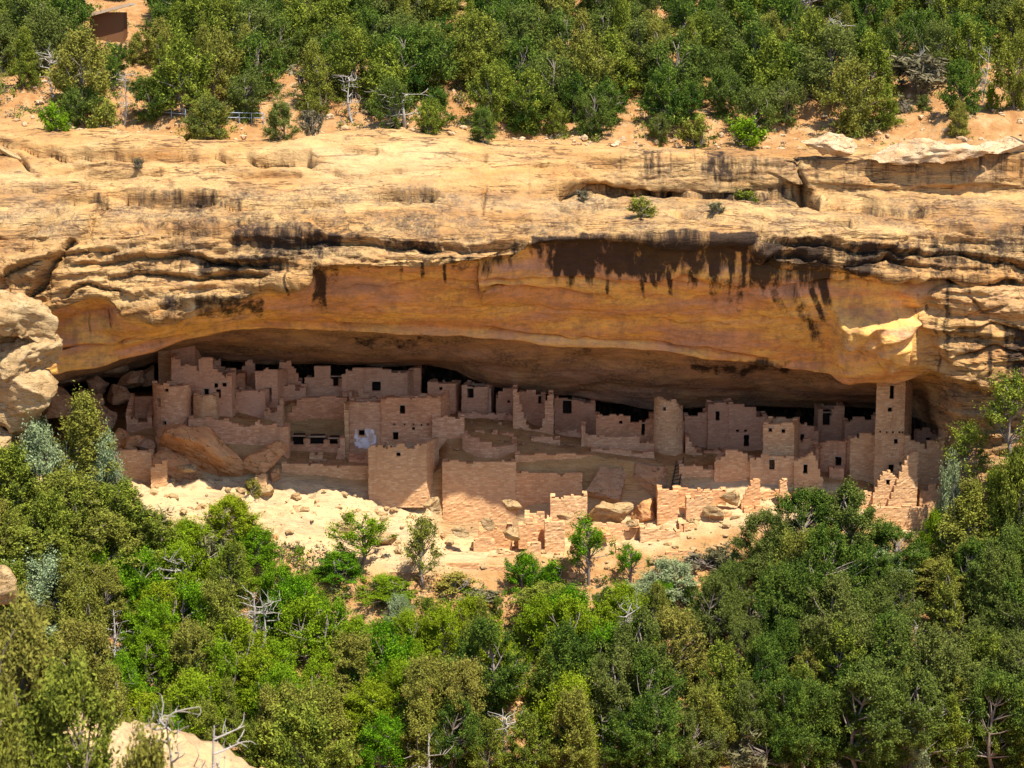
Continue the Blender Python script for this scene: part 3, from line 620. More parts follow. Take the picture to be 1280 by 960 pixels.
def boxmesh(name, c, ax, ay, az, flip=False, open_front=False):
    """a box from a centre and three half-axis vectors"""
    c, ax, ay, az = [np.array(q, float) for q in (c, ax, ay, az)]
    V = [c + i * ax + j * ay + k * az for i in (-1, 1) for j in (-1, 1) for k in (-1, 1)]
    Fc = [(0, 1, 3, 2), (4, 6, 7, 5), (2, 3, 7, 6), (0, 2, 6, 4), (1, 5, 7, 3)]
    if not open_front: Fc.append((0, 4, 5, 1))
    return fastmesh(name, np.array(V), np.array(Fc))
def steps(pts, Y):
    """top outline from (u, v) steps at depth Y -> x breakpoints and heights"""
    return [(float(xat(u, v, Y)), float(zat(v, Y))) for u, v in pts]
GRP_W = None
ALLTOPS = []
def ruin(name, label, cat, u0, u1, vb, Y, top, depth=3.0, holes=(), mat=None, thick=0.42, round_=False, back=True, taper=None, group=None, deep=0.8,
         side_drop=0.0, bulge=0.0, interp=False, plaster=None, beams=(), sides=(True, True), skew=0.0, arc=None, lean=0.0):
    """a ruined stone building: front wall traced at depth Y between u0 and u1, side walls running back"""
    mat = mat or M_MAS
    tp = steps(top, Y)
    vm = sum(p[1] for p in top) / len(top)
    x0, x1 = float(xat(u0, vm, Y)), float(xat(u1, vm, Y)); W = x1 - x0
    zb = float(zat(vb, Y)) - deep
    txs = [p[0] for p in tp]; tzs = [p[1] for p in tp]
    def top_at(x):
        if interp: return float(np.interp(x, txs, tzs))
        k = int(np.clip(np.searchsorted(txs, x, side='right') - 1, 0, len(tzs) - 1)); return tzs[k]
    if round_:
        r = W / 2; cx = x0 + r; cy = Y + r
        n = 26; ang = [math.pi / 2 + 2 * math.pi * k / n for k in range(n)]   # starts at the back, runs along the left side to the front
        path = [(cx + r * math.cos(a), cy + r * math.sin(a)) for a in ang]
        per = 2 * math.pi * r
        def topf(s):
            a = math.pi / 2 + s / r; return top_at(cx + r * math.cos(a)) - (0.25 if math.sin(a) > 0 else 0)
        def s_of(x): return r * (math.pi / 2 + math.acos(max(-1, min(1, -(x - cx) / r))))
        closed = True
    else:
        k = 1 if not bulge else 14
        fr_ = [(x0 + W * i / k, Y - bulge * math.sin(math.pi * i / k) + skew * i / k) for i in range(k + 1)]
        d1 = skew
        path = ([(x0 + lean, Y + depth)] if sides[0] else []) + fr_ + ([(x1 + lean, Y + depth + d1)] if sides[1] else [])
        s_a = math.hypot(depth, lean) if sides[0] else 0.0
        segs = [math.hypot(fr_[i + 1][0] - fr_[i][0], fr_[i + 1][1] - fr_[i][1]) for i in range(k)]; LF = sum(segs)
        full = s_a + LF
        def topf(s):
            if s < s_a: return tzs[0] - side_drop * (s_a - s) / depth
            if s > full: return tzs[-1] - side_drop * (s - full) / depth
            return top_at(x0 + W * (s - s_a) / LF)
        def s_of(x): return s_a + LF * (x - x0) / W
        closed = back and sides[0] and sides[1]
        if closed:
            per = 2 * s_a + LF + math.hypot(W, d1)
            f0 = topf
            zl_, zr_ = tzs[0] - side_drop, tzs[-1] - side_drop
            def topf(s): return f0(s) if s <= full + s_a else min(zl_, zr_) - 0.1
    hs, wins = [], []
    for h in holes:
        uc, vc, w_, h_ = h[:4]; kind = h[4] if len(h) > 4 else 'window'
        p = P(uc, vc, Y - (bulge * 0.8 if bulge else 0) + (0.12 * W if round_ else 0)); hw, hh = w_ * 0.035 * (Y + 203) / 203, h_ * 0.035 * (Y + 203) / 203
        s = s_of(p.x); hs.append((s - hw, s + hw, p.z - hh, p.z + hh)); wins.append((s, p.z, hw, hh, kind))
    me, (px, py, S) = masonry_mesh(path, zb, topf, hs, thick, closed, taper, name=name)
    multi = bool(wins or beams or plaster)
    # the thing stands at its base
    bx, by = (x0 + x1) / 2, Y
    if multi:
        root = empty(name, (bx, by, zb)); tag(root, label, cat, group)
        wl = link('wall', me, mat, root); wl.location = (-bx, -by, -zb)
    else:
        co = np.zeros(len(me.vertices) * 3, dtype=np.float32); me.vertices.foreach_get('co', co); co = co.reshape(-1, 3) - np.array([bx, by, zb], dtype=np.float32); me.vertices.foreach_set('co', co.ravel()); me.update()
        root = link(name, me, mat); root.location = (bx, by, zb); tag(root, label, cat, group)
    cxy = np.array(path).mean(0)
    def frame(s):
        i = int(np.clip(np.searchsorted(S, s), 1, len(S) - 1)); t = np.array([px[i] - px[i - 1], py[i] - py[i - 1]]); t /= np.linalg.norm(t)
        q = np.array([np.interp(s, S, px), np.interp(s, S, py)])
        return q, t, np.array([t[1], -t[0]])
    for s, z, hw, hh, kind in wins:
        q, t, n = frame(s)
        if taper: kk = 1 - taper * (z - zb) / max(max(tzs) - zb, .1); q = cxy + (q - cxy) * kk
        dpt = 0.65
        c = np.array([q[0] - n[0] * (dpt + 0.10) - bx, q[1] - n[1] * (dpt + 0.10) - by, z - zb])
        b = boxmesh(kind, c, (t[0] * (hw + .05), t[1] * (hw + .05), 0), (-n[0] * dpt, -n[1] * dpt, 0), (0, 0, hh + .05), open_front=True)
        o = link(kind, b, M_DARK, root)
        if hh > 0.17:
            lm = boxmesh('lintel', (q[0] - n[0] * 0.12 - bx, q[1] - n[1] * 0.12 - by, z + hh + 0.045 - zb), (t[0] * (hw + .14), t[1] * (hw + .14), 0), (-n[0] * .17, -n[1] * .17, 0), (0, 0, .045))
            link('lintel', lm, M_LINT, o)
    for uc, vc in beams:
        p = P(uc, vc, Y); s = s_of(p.x); q, t, n = frame(s)
        b = boxmesh('beam_end', (q[0] + n[0] * 0.05 - bx, q[1] + n[1] * 0.05 - by, p.z - zb), (t[0] * .065, t[1] * .065, 0), (-n[0] * .16, -n[1] * .16, 0), (0, 0, .065))
        link('beam_end', b, M_DWOOD, root)
    if plaster:
        ua, va, ub, vb_ = plaster; a, b2 = P(ua, va, Y), P(ub, vb_, Y); nn = 14; gridx = np.linspace(a.x, b2.x, nn); gridz = np.linspace(b2.z, a.z, nn)
        keep = []
        Vv = [(x - bx + 0.05 * rng.normal(), Y - 0.13 + 0.01 * rng.normal() - by, z - zb + 0.05 * rng.normal()) for z in gridz for x in gridx]
        for i in range(nn - 1):
            for j in range(nn - 1):
                cxm, czm = (gridx[j] + gridx[j + 1]) / 2, (gridz[i] + gridz[i + 1]) / 2
                e = abs((cxm - (a.x + b2.x) / 2) / (b2.x - a.x) * 2) ** 3 + abs((czm - (a.z + b2.z) / 2) / (a.z - b2.z) * 2) ** 3
                inh = any(abs(cxm - (x0 + (s - s_of(x0)))) < hw + .12 and abs(czm - z) < hh + .12 for s, z, hw, hh, kind in wins)
                if e + 0.5 * rng.random() < 1.15 and not inh: keep.append((i * nn + j, i * nn + j + 1, i * nn + nn + j + 1, i * nn + nn + j))
        Vv = np.array(Vv); Vk = np.array(keep)
        # a thin skin with thickness
        V2 = np.vstack([Vv, Vv + np.array([0, 0.10, 0])]); F2 = [tuple(f) for f in keep] + [tuple(x + nn * nn for x in f[::-1]) for f in keep]
        from collections import Counter
        ec = Counter(); 
        for f in keep:
            for q1, q2 in zip(f, f[1:] + f[:1]): ec[(q1, q2)] += 1
        for (q1, q2) in list(ec):
            if (q2, q1) not in ec: F2.append((q2, q1, q1 + nn * nn, q2 + nn * nn))
        link('plaster_patch', fastmesh('plaster_patch', V2, np.array(F2)), M_PLAS, root)
    return root

W_ = 'window'; D_ = 'doorway'
# ---- rear left group
ruin('tower_house', 'tall corner tower house touching the cave ceiling at the left end of the ruins', 'building', 213, 243, 512, 8.6, [(213, 420)], 4.0, [(235, 426, 6, 11)], mat=M_MASP, side_drop=0, deep=1.5)
ruin('tower_wing', 'tall windowless ochre wall joined to the left of the ceiling-high tower house', 'building', 197, 213, 505, 8.9, [(197, 428), (205, 424)], 3.2, mat=M_MASO, deep=1.5)
ruin('stepped_house', 'stepped broken house with four small windows behind the round left tower', 'building', 214, 289, 512, 5.6,
     [(214, 447), (226, 456), (245, 463), (248, 447), (266, 461), (271, 467), (277, 472), (282, 469)], 3.4,
     [(258, 490, 6, 8), (270, 482, 5, 6), (280.5, 481, 5, 5), (273, 492, 6, 11, D_)], mat=M_MASP, back=False)
ruin('round_tower', 'short round tower with an open window above the orange boulders', 'tower', 187, 235, 545, 2.4, [(187, 482), (200, 480), (212, 484), (230, 485)],
     3.0, [(198, 503, 7, 11), (208, 487, 6, 4), (206, 528, 5, 5)], round_=True, mat=M_MAS)
ruin('curved_wall', 'small curved pale wall beside the short round tower', 'wall', 241, 270, 527, 3.6, [(241, 494), (256, 493), (266, 495)], 2.0, mat=M_MASO, bulge=0.9, back=False)
ruin('roofless_room', 'small roofless room left of the short round tower', 'building', 158, 190, 548, 4.0, [(158, 516), (162, 524), (172, 528), (184, 520)], 2.6, mat=M_MAS, side_drop=-1.4)
ruin('long_terrace_wall', 'long low wall above the tilted orange slabs', 'wall', 236, 360, 562, 2.2, [(236, 523), (268, 525), (285, 530), (300, 531), (318, 527), (326, 531), (345, 534)], 2.0, mat=M_MAS, back=False)
ruin('low_room', 'low square room with a dark side window behind the long terrace wall', 'building', 291, 331, 522, 7.6, [(291, 490), (295, 489), (320, 489)], 3.0, [(292.8, 495, 3.4, 8)], mat=M_MASP, lean=0.6)
ruin('back_room', 'dim back room between stepped house and narrow doorway room', 'building', 286, 306, 500, 10.2, [(286, 468), (298, 467)], 3.0, mat=M_MASP)
ruin('narrow_room', 'narrow room with tall dark doorway near the left rear', 'building', 319, 347, 508, 8.8, [(319, 465), (330, 463), (340, 462)], 3.0, [(336, 494, 7, 19, D_)], mat=M_MASP, side_drop=0.5, lean=0.6)
ruin('broken_gable', 'broken peaked back wall left of the wide roofed gap', 'wall', 303, 322, 495, 12.0, [(303, 458), (306, 451), (316, 456), (320, 466)], 1.5, mat=M_MASP, back=False)
ruin('crumbled_wall', 'crumbled sloping rear wall beside the narrow doorway room', 'wall', 349, 376, 500, 12.0, [(349, 452), (360, 453), (364, 460), (370, 467), (374, 477)], 1.5, mat=M_MASP, back=False)
ruin('rear_long_wall', 'rear wall with a single square post-like stub beside a dark doorway', 'wall', 381, 428, 501, 12.0, [(381, 475), (394, 458), (413, 474), (416, 474)], 2.5, [(421, 477, 10, 12, D_)], mat=M_MASP, back=False)
ruin('rear_block_house', 'wide flat-fronted rear house with one black square window', 'building', 427, 509, 502, 11.2, [(427, 468), (432, 463), (440, 460), (470, 461), (488, 464), (500, 465)], 3.2, [(470.5, 483, 11, 12)], mat=M_MASP, deep=1.5, lean=1.2)
ruin('rear_corner_house', 'shaded house in the corner right of the wide flat-fronted house', 'building', 510, 526, 500, 12.6, [(510, 464), (518, 460)], 2.0, mat=M_MASP, deep=1.5)
ruin('rubble_pier', 'little broken pier standing before the wide flat-fronted house', 'wall', 436, 461, 503, 9.6, [(436, 490), (441, 494), (447, 486), (455, 493)], 1.0, mat=M_MAS)
# ---- middle left: the great curved wall and the sunken round room
ruin('great_curved_wall', 'large blank wall with pale stones above the sunken round room', 'wall', 352, 433, 552, 8.0, [(352, 524), (358, 516), (364, 508), (370, 500), (376, 497), (400, 496), (420, 498)], 2.0, mat=M_MAS, back=False, deep=1.2)
ruin('sunken_round_room', 'sunken round room with three dark wall niches under the great wall', 'round room', 355, 436, 582, 5.4, [(355, 551), (370, 549)], 2.0,
     [(373, 551, 13, 11), (396, 551, 17, 9), (417, 552, 10, 7)], mat=M_MAS, back=False, deep=0.8)
ruin('stone_block', 'pale square stone block on the floor of the sunken round room', 'block', 387, 403, 577, 3.2, [(387, 569)], 0.9, mat=M_MASO, thick=0.4)
ruin('ragged_pier', 'tall ragged thin pier left of the white plastered patch', 'wall', 430, 436, 578, 4.6, [(430, 505), (433, 512)], 1.2, mat=M_MASO, deep=0.6)
ruin('stepped_pier', 'low stepped pier of rubble right of the sunken round room', 'wall', 420, 431, 580, 3.8, [(420, 570), (423, 560), (426, 549)], 1.6, mat=M_MAS)
ruin('plastered_house', 'house with white plaster patch around its small window', 'building', 436, 477, 578, 5.2, [(436, 503), (450, 502), (462, 503)], 3.0, [(452, 541, 7, 7)], mat=M_MAS, plaster=(443, 535, 470, 560), deep=0.5)
ruin('two_storey_house', 'two-storey square house with two windows, tallest in the middle of the ruins', 'building', 476, 551, 562, 5.0, [(476, 500), (483, 497), (520, 497)], 3.2,
     [(503, 512, 6.5, 11), (494.5, 545, 7, 10), (517, 536, 3.5, 3.5)], mat=M_MAS, beams=[(493, 530), (506, 530), (517, 530), (527, 531), (535, 530)], deep=0.5, lean=0.7)
ruin('front_block_tower', 'square notched block tower with one tiny window beside the shadow line', 'tower', 460, 533, 612, -1.6, [(460, 560), (463, 557), (476, 556), (479, 559), (484, 555), (490, 559), (495, 556), (505, 560), (512, 560), (518, 556), (524, 558), (528, 555)], 4.5,
     [(498, 568, 5, 5)], mat=M_MASO, side_drop=0.3, deep=1.6, beams=[(480, 558), (489, 558)], lean=1.0)
ruin('low_retaining_wall', 'long low retaining wall left of the notched block tower', 'wall', 352, 461, 606, 0.2, [(352, 579), (380, 580), (420, 582), (445, 583)], 1.2, mat=M_MASO, back=False, deep=2.2)
ruin('kiva_front_wall', 'short raised wall at the left end of a round rubble terrace', 'wall', 540, 580, 560, 4.4, [(540, 522), (555, 521), (570, 523)], 2.0, mat=M_MAS, deep=1.4, back=False)
ruin('curved_terrace', 'round terrace wall with rubble rim in the middle of the ruins', 'wall', 578, 646, 583, 3.2, [(578, 544), (590, 545), (600, 549), (615, 556), (630, 556)], 3.0, mat=M_MAS, bulge=1.2, back=False, deep=1.0)
# ---- rear middle
ruin('dim_house', 'dim rear house with a tiny high window above the round rubble terrace', 'building', 534, 569, 524, 11.6, [(534, 479), (548, 480), (560, 481)], 3.0, [(551, 486, 4, 4)], mat=M_MASP, deep=1, lean=0.5)
ruin('window_house', 'shaded rear house with one black window and a pale door post', 'building', 577, 611, 524, 11.8, [(577, 482), (590, 484), (600, 484)], 3.0, [(588, 491.5, 8, 12)], mat=M_MASP, deep=1, lean=0.5)
ruin('door_post', 'thin pale stone door post beside the shaded window house', 'post', 611, 614, 524, 11.2, [(611, 487)], 0.5, mat=M_LINT, thick=0.1, deep=1)
ruin('notched_house', 'stepped rear wall right of the pale door post', 'wall', 620, 643, 530, 12.0, [(620, 498), (624, 490), (628, 486), (636, 487)], 3.0, [(636, 502, 3.5, 3.5)], mat=M_MASP, back=False, deep=1)
ruin('collapsed_room', 'collapsed room with sunlit left edge and V-shaped gap in its front', 'building', 641, 692, 548, 8.2,
     [(641, 487), (647, 488), (651, 505), (656, 522), (660, 533), (665, 537), (676, 536), (680, 520), (683, 496), (687, 494)], 3.0, mat=M_MAS, back=False, deep=1, interp=True)
ruin('rear_window_wall', 'back wall with a small window seen through the V-shaped gap', 'wall', 649, 682, 548, 11.0, [(649, 489), (670, 493)], 1.0, [(676, 500, 6, 10)], mat=M_MASP, back=False, deep=1)
ruin('purple_back_house', 'deeply shaded house with a black doorway near the lowest ceiling', 'building', 693, 744, 548, 12.6, [(693, 497), (710, 500), (730, 503)], 3.0, [(709, 509, 11, 17, D_)], mat=M_MASP, deep=1)
ruin('rubble_house', 'wide broken house with slim doorway left of the tall round tower', 'building', 745, 819, 566, 8.0,
     [(745, 522), (748, 517), (752, 521), (770, 522), (775, 519), (780, 521), (789, 527), (803, 528), (806, 524), (812, 524)], 3.0, [(804, 537, 4.5, 15, D_), (776, 528, 4, 4)], mat=M_MAS, back=False)
ruin('low_front_wall', 'low broken wall before the wide broken house', 'wall', 727, 819, 578, 5.6, [(727, 532), (733, 543), (745, 546), (770, 546), (800, 553)], 2.0, mat=M_MAS, back=False)
ruin('tall_round_tower', 'tall tapering round tower with tiny window in the middle of the alcove', 'tower', 817, 857, 582, 4.6, [(817, 499), (830, 501), (838, 503), (846, 507), (850, 511)],
     3.0, [(829, 511, 5, 5), (847, 537, 3, 3)], round_=True, mat=M_MASO, taper=0.11, deep=0.9)
ruin('tower_rubble_wall', 'stepped rubble wall descending right from the tall round tower', 'wall', 857, 878, 580, 5.4, [(857, 545), (862, 552), (866, 560), (871, 566)], 2.0, mat=M_MAS)
# ---- retaining walls in the middle
ruin('left_retaining_wall', 'smooth retaining wall half in sunlight, left one of the tall pair', 'wall', 553, 645, 684, -0.1, [(553, 577), (600, 578)], 1.5, mat=M_MASO, back=False, deep=1.0)
ruin('right_retaining_wall', 'two-tiered retaining wall, right one of the tall central pair', 'wall', 645, 728, 642, -0.05, [(645, 591), (700, 592)], 0.8, mat=M_MASO, back=False, deep=2.8)
ruin('upper_tier_wall', 'upper tier wall set back above the central retaining wall', 'wall', 644, 741, 596, 0.75, [(644, 568), (700, 568), (730, 569)], 1.5, mat=M_MASO, back=False, deep=1.5)
ruin('ladder_terrace_wall', 'terrace wall under the tall round tower', 'wall', 739, 818, 596, 2.6, [(739, 561), (760, 562), (790, 566)], 2.0, mat=M_MAS, back=False, deep=1.8)
ruin('right_terrace_wall', 'low terrace wall right of the wooden ladder', 'wall', 849, 893, 610, 0.2, [(849, 582), (870, 584), (880, 587)], 2.0, mat=M_MASO, back=False, deep=1.5)
# ---- right part
ruin('rear_turret_house', 'rear turret with slim window right of the tall round tower', 'building', 885, 912, 562, 9.6, [(885, 505), (895, 504), (903, 505)], 3.0, [(897, 520, 5, 12)], mat=M_MASP, deep=1)
ruin('rear_link_wall', 'plain dim wall left of the rear turret', 'wall', 856, 886, 565, 10.2, [(856, 520), (872, 517), (880, 514)], 2.0, mat=M_MASP, back=False, deep=1)
ruin('rear_dark_house', 'long dim rear house with door and two square windows', 'building', 911, 960, 568, 9.4, [(911, 504), (930, 508), (945, 520)], 3.0, [(933, 551, 7, 15, D_), (922, 538.5, 4, 3.5), (932, 538.5, 4, 3.5)], mat=M_MASP, deep=1)
ruin('square_house', 'square two-window house block standing proud in the right part', 'building', 954, 993, 575, 0.6, [(954, 530), (963, 529), (980, 530)], 3.6, [(963, 537.5, 5, 5), (979.5, 539, 5, 5)], mat=M_MASO, deep=1.6, lean=0.9)
ruin('front_house_wall', 'wide front wall below the square two-window block with tall dark window', 'wall', 938, 993, 612, -0.6, [(938, 575), (944, 572), (951, 568), (980, 570)], 1.0, [(965, 581, 7, 13)], mat=M_MASO, back=False, deep=1.2)
ruin('sunlit_wall', 'pale sunlit wall with small window and rounded broken right end', 'wall', 993, 1030, 612, -1.0, [(993, 576), (1003, 573), (1010, 567), (1015, 564), (1020, 572), (1024, 588), (1027, 600)], 1.0, [(1007, 586.5, 5.5, 12)], mat=M_MASO, back=False, deep=1.0, interp=True)
ruin('stub_house', 'low house with raised square stub left of the two-window block', 'building', 893, 939, 608, -0.2, [(893, 577), (900, 573), (906, 564), (933, 565), (935, 576)], 3.0, mat=M_MASO, deep=1.4, lean=0.6)
ruin('mid_back_wall', 'broken wall behind the square two-window block', 'wall', 965, 1024, 575, 6.4, [(965, 526), (975, 524), (983, 527), (1000, 530), (1010, 534), (1018, 540)], 2.5, [(1003, 547, 5, 9), (972, 545, 4, 6)], mat=M_MASP, back=False)
ruin('arched_back_house', 'rear wall fragments around a round-topped dark opening', 'building', 1023, 1056, 566, 10.0, [(1023, 511), (1030, 516), (1034, 519), (1040, 512), (1044, 508)], 3.0, [(1033, 524, 9, 16, D_)], mat=M_MASP, deep=1)
ruin('curved_recess_wall', 'curved recessed wall right of the sunlit wall', 'wall', 1020, 1064, 612, 2.4, [(1020, 560), (1030, 555), (1045, 553), (1056, 553)], 2.0, [(1047, 577, 8, 12)], mat=M_MAS, bulge=-0.9, back=False, deep=1.0)
ruin('inner_low_wall', 'low inner wall in the recess right of the sunlit wall', 'wall', 1037, 1055, 614, 0.8, [(1037, 584), (1046, 586)], 1.0, mat=M_MAS, deep=0.8)
ruin('tower_side_wall', 'tall stepped wall joined to the left of the square tower', 'wall', 1063, 1098, 612, 1.8, [(1063, 550), (1068, 545), (1073, 541), (1080, 542), (1090, 545)], 2.0, mat=M_MASO, back=False, deep=1.2)
ruin('square_tower', 'four-storey square tower reaching the overhang at the right end', 'tower', 1096, 1132, 604, -0.2, [(1096, 480), (1104, 478), (1111, 475), (1124, 477)], 3.2,
     [(1115, 490.5, 5.5, 17), (1112.5, 512, 5, 5.5), (1120, 552, 5, 6.5), (1114, 585.5, 7, 10), (1126, 580, 3.5, 5)], mat=M_MASO, deep=1.4, beams=[(1100, 539), (1108, 540), (1116, 540), (1124, 540), (1128, 540)], lean=1.2)
ruin('tower_right_wall', 'broken stepped wall joined to the right of the square tower', 'wall', 1131, 1181, 622, -0.6, [(1131, 545), (1138, 552), (1145, 553), (1150, 556), (1156, 562), (1160, 552), (1172, 552)], 2.5, mat=M_MASO, back=False, deep=1.2)
ruin('end_house', 'last small house with dark doorway at the right end of the ledge', 'building', 1180, 1202, 610, -0.4, [(1180, 531), (1190, 529), (1198, 533)], 2.5, [(1190.5, 547, 6, 17, D_)], mat=M_MASO, back=False, deep=1)
ruin('small_window_fin', 'low sunlit wall fragment with a tiny window before the square tower', 'wall', 1092, 1124, 630, -3.4, [(1092, 618), (1098, 604), (1103, 592), (1112, 590), (1120, 597)], 0.9, [(1110, 603, 5, 7)], mat=M_MASO, back=False, deep=0.8, interp=True)
ruin('tall_sunlit_fin', 'tall sunlit triangular wall fin before the square tower', 'wall', 1111, 1147, 632, -3.8, [(1111, 628), (1118, 610), (1125, 592), (1131, 577), (1136, 567), (1146, 566)], 1.2, mat=M_MASO, back=False, deep=0.8, interp=True)
# ---- sunlit ruins on the ledge
def fin(label, u0, u1, vb, Y, top, depth=1.0, **k):
    return ruin('ledge_wall', label, 'wall', u0, u1, vb, Y, top, depth, mat=M_MASO, back=k.pop('back', False), deep=k.pop('deep', 1.0), **k)
fin('sunlit broken wall below the two-tiered retaining wall', 688, 734, 668, -3.4, [(688, 622), (700, 623), (705, 620), (716, 622), (728, 618)], 1.4)
fin('small square sunlit stub at the foot of the smooth retaining wall', 648, 672, 672, -5.6, [(648, 656), (660, 655)], 1.4)
fin('low thick sunlit wall end above the lone leafy tree', 681, 706, 694, -6.4, [(681, 656), (688, 653), (700, 655)], 1.6)
fin('pale low wall left of the square sunlit stub', 592, 618, 690, -6.8, [(592, 674), (604, 673), (612, 676)], 1.0)
fin('narrow upright wall piece near the lone leafy tree', 659, 676, 696, -7.6, [(659, 682), (664, 678), (670, 679)], 0.9)
fin('jagged left side wall of the ruined round room', 822, 848, 655, -3.2, [(822, 612), (830, 611), (840, 614)], 2.2, interp=True)
fin('broken rear wall of the ruined round room', 846, 908, 645, -2.4, [(846, 611), (860, 613), (880, 615), (890, 613)], 1.4)
fin('block wall with shaded face at the corner of the ruined rooms', 849, 886, 694, -6.2, [(849, 655), (860, 656), (875, 660)], 2.4, skew=1.2)
fin('low front wall of the ruined rooms beneath the block wall', 800, 850, 692, -6.6, [(800, 661), (820, 662), (835, 664)], 1.6)
fin('small paved wall step under the ruined round room', 818, 846, 715, -8.0, [(818, 692), (830, 694)], 1.4)
fin('sunlit peaked fragment before the stub house', 927, 950, 636, -3.8, [(927, 628), (934, 612), (941, 601), (947, 601)], 0.7, interp=True)
fin('slim upright stone pillar before the wide front wall', 975, 984, 632, -3.8, [(975, 602), (979, 600)], 0.6)
fin('sunlit stepped wall left of the peaked fragment', 858, 892, 640, -4.2, [(858, 622), (870, 619), (880, 624)], 1.2)
fin('cracked square wall corner left of the orange boulders', 142, 187, 612, -2.6, [(142, 566), (150, 563), (170, 566), (182, 568)], 2.0, deep=1.2, skew=0.8)
fin('narrow broken wall beside the cracked square corner', 188, 208, 606, -3.4, [(188, 586), (194, 580), (202, 576)], 0.9)
fin('small upright stone near the twisted shrub on the pale ledge', 319, 333, 606, -2.6, [(319, 596), (324, 594)], 0.8)
fin('long low retaining wall along the trail under the pale ledge', 548, 700, 716, -9.6, [(548, 704), (600, 708), (660, 708)], 0.8, deep=0.5)
fin('low dark wall end right of the trail', 832, 868, 706, -8.6, [(832, 690), (850, 688)], 1.2)
fin('stacked stone footing below the tall sunlit fin', 1092, 1160, 648, -5.4, [(1092, 634), (1120, 633), (1140, 635)], 1.2)

# ---- more rooms of the village
ruin('inner_wall', 'short wall between the stepped house and the low square room', 'wall', 268, 293, 526, 6.4, [(268, 508), (280, 506), (287, 511)], 1.6, mat=M_MAS)
ruin('inner_wall', 'sloping rubble wall running down behind the long terrace wall', 'wall', 330, 354, 532, 6.6, [(330, 512), (338, 516), (346, 508), (350, 500)], 1.4, mat=M_MAS)
ruin('inner_wall', 'broken dim wall rising behind the stepped house', 'wall', 246, 288, 480, 12.0, [(246, 452), (258, 456), (268, 449), (276, 458), (282, 462)], 1.4, mat=M_MASP, back=False)
ruin('inner_wall', 'low crumbling wall under the crumbled sloping rear wall', 'wall', 350, 382, 502, 10.4, [(350, 484), (360, 480), (368, 486), (376, 482)], 1.2, mat=M_MASP)
ruin('inner_wall', 'low pale wall before the shaded window house', 'wall', 572, 644, 530, 10.2, [(572, 517), (600, 518), (620, 516), (632, 519)], 1.2, mat=M_MASP)
ruin('inner_wall', 'low wall remnant on the round rubble terrace', 'wall', 584, 622, 556, 6.0, [(584, 541), (595, 538), (606, 543), (615, 540)], 1.2, mat=M_MAS)
ruin('inner_wall', 'curved rubble wall remnant left of the collapsed room', 'wall', 622, 648, 552, 6.6, [(622, 542), (634, 540), (642, 544)], 1.2, mat=M_MAS, bulge=0.5)
ruin('inner_wall', 'low wall closing the space before the deeply shaded doorway house', 'wall', 694, 730, 552, 9.2, [(694, 540), (710, 538), (722, 542)], 1.2, mat=M_MASP)
ruin('inner_wall', 'broken wall standing just right of the collapsed room', 'wall', 664, 700, 566, 5.4, [(664, 549), (676, 546), (690, 550)], 1.4, mat=M_MAS)
ruin('inner_wall', 'plain rear wall right of the low front wall, behind the tall round tower', 'wall', 820, 862, 552, 10.4, [(820, 524), (840, 522), (852, 526)], 1.4, mat=M_MASP, back=False)
ruin('inner_wall', 'low curved wall under the rear turret', 'wall', 866, 912, 584, 6.6, [(866, 566), (880, 562), (896, 563)], 1.4, [(890, 572, 4, 5)], mat=M_MAS, bulge=0.6, back=False)
ruin('inner_wall', 'low wall behind the stub house', 'wall', 910, 956, 586, 4.6, [(910, 572), (925, 570), (940, 574)], 1.4, mat=M_MAS, back=False)
ruin('inner_wall', 'tall dim wall between arched rear opening and square tower', 'wall', 1056, 1100, 575, 8.4, [(1056, 528), (1066, 522), (1080, 526), (1090, 520)], 1.6, [(1074, 546, 5, 7)], mat=M_MASP, back=False)
ruin('inner_wall', 'stepped rear wall behind the sunlit wall right end', 'wall', 996, 1024, 585, 4.4, [(996, 552), (1004, 548), (1012, 553), (1018, 558)], 1.4, mat=M_MAS, back=False)
ruin('inner_wall', 'dim wall stub tucked right of the square tower under the ceiling', 'wall', 1146, 1176, 575, 5.0, [(1146, 540), (1154, 536), (1164, 542)], 1.4, [(1160, 551, 5, 8)], mat=M_MASP, back=False)
ruin('inner_wall', 'rectangular low room front behind the low retaining wall', 'wall', 436, 462, 590, 2.0, [(436, 572), (448, 574), (455, 571)], 1.6, mat=M_MAS)
# ---- more sunlit footings on the ledge, centre to right
def room(label, u0, u1, vb, Y, top, depth, **k): return ruin('ruined_room', label, 'room', u0, u1, vb, Y, top, depth, mat=M_MASO, deep=1.0, side_drop=-0.3, **k)
room('roofless sunlit room at the foot of the retaining wall', 598, 640, 690, -4.6, [(598, 664), (610, 660), (626, 663)], 2.2)
room('small roofless room left of the broken wall under the two-tiered wall', 656, 690, 678, -4.4, [(656, 648), (668, 645), (680, 650)], 2.0)
room('long roofless room under the flat-topped boulder', 738, 800, 684, -5.6, [(738, 664), (752, 661), (770, 666), (788, 662)], 2.0, skew=0.6)
room('upper roofless room with thick side wall left of the ladder', 848, 884, 636, -2.0, [(848, 614), (860, 612), (872, 616)], 2.6, lean=0.7)
room('square roofless room in the middle of the sunlit terrace', 886, 926, 664, -4.6, [(886, 642), (900, 640), (914, 645)], 2.4, lean=0.6)
room('low roofless room just below the peaked fragment', 930, 972, 652, -4.2, [(930, 636), (945, 633), (960, 638)], 2.2)
room('long low footing under the curved recessed wall', 1000, 1062, 636, -2.2, [(1000, 622), (1020, 619), (1040, 623)], 1.8)
room('stepped sunlit room at the right end before the broken stepped wall', 1150, 1182, 642, -3.4, [(1150, 616), (1160, 606), (1170, 612)], 2.0)
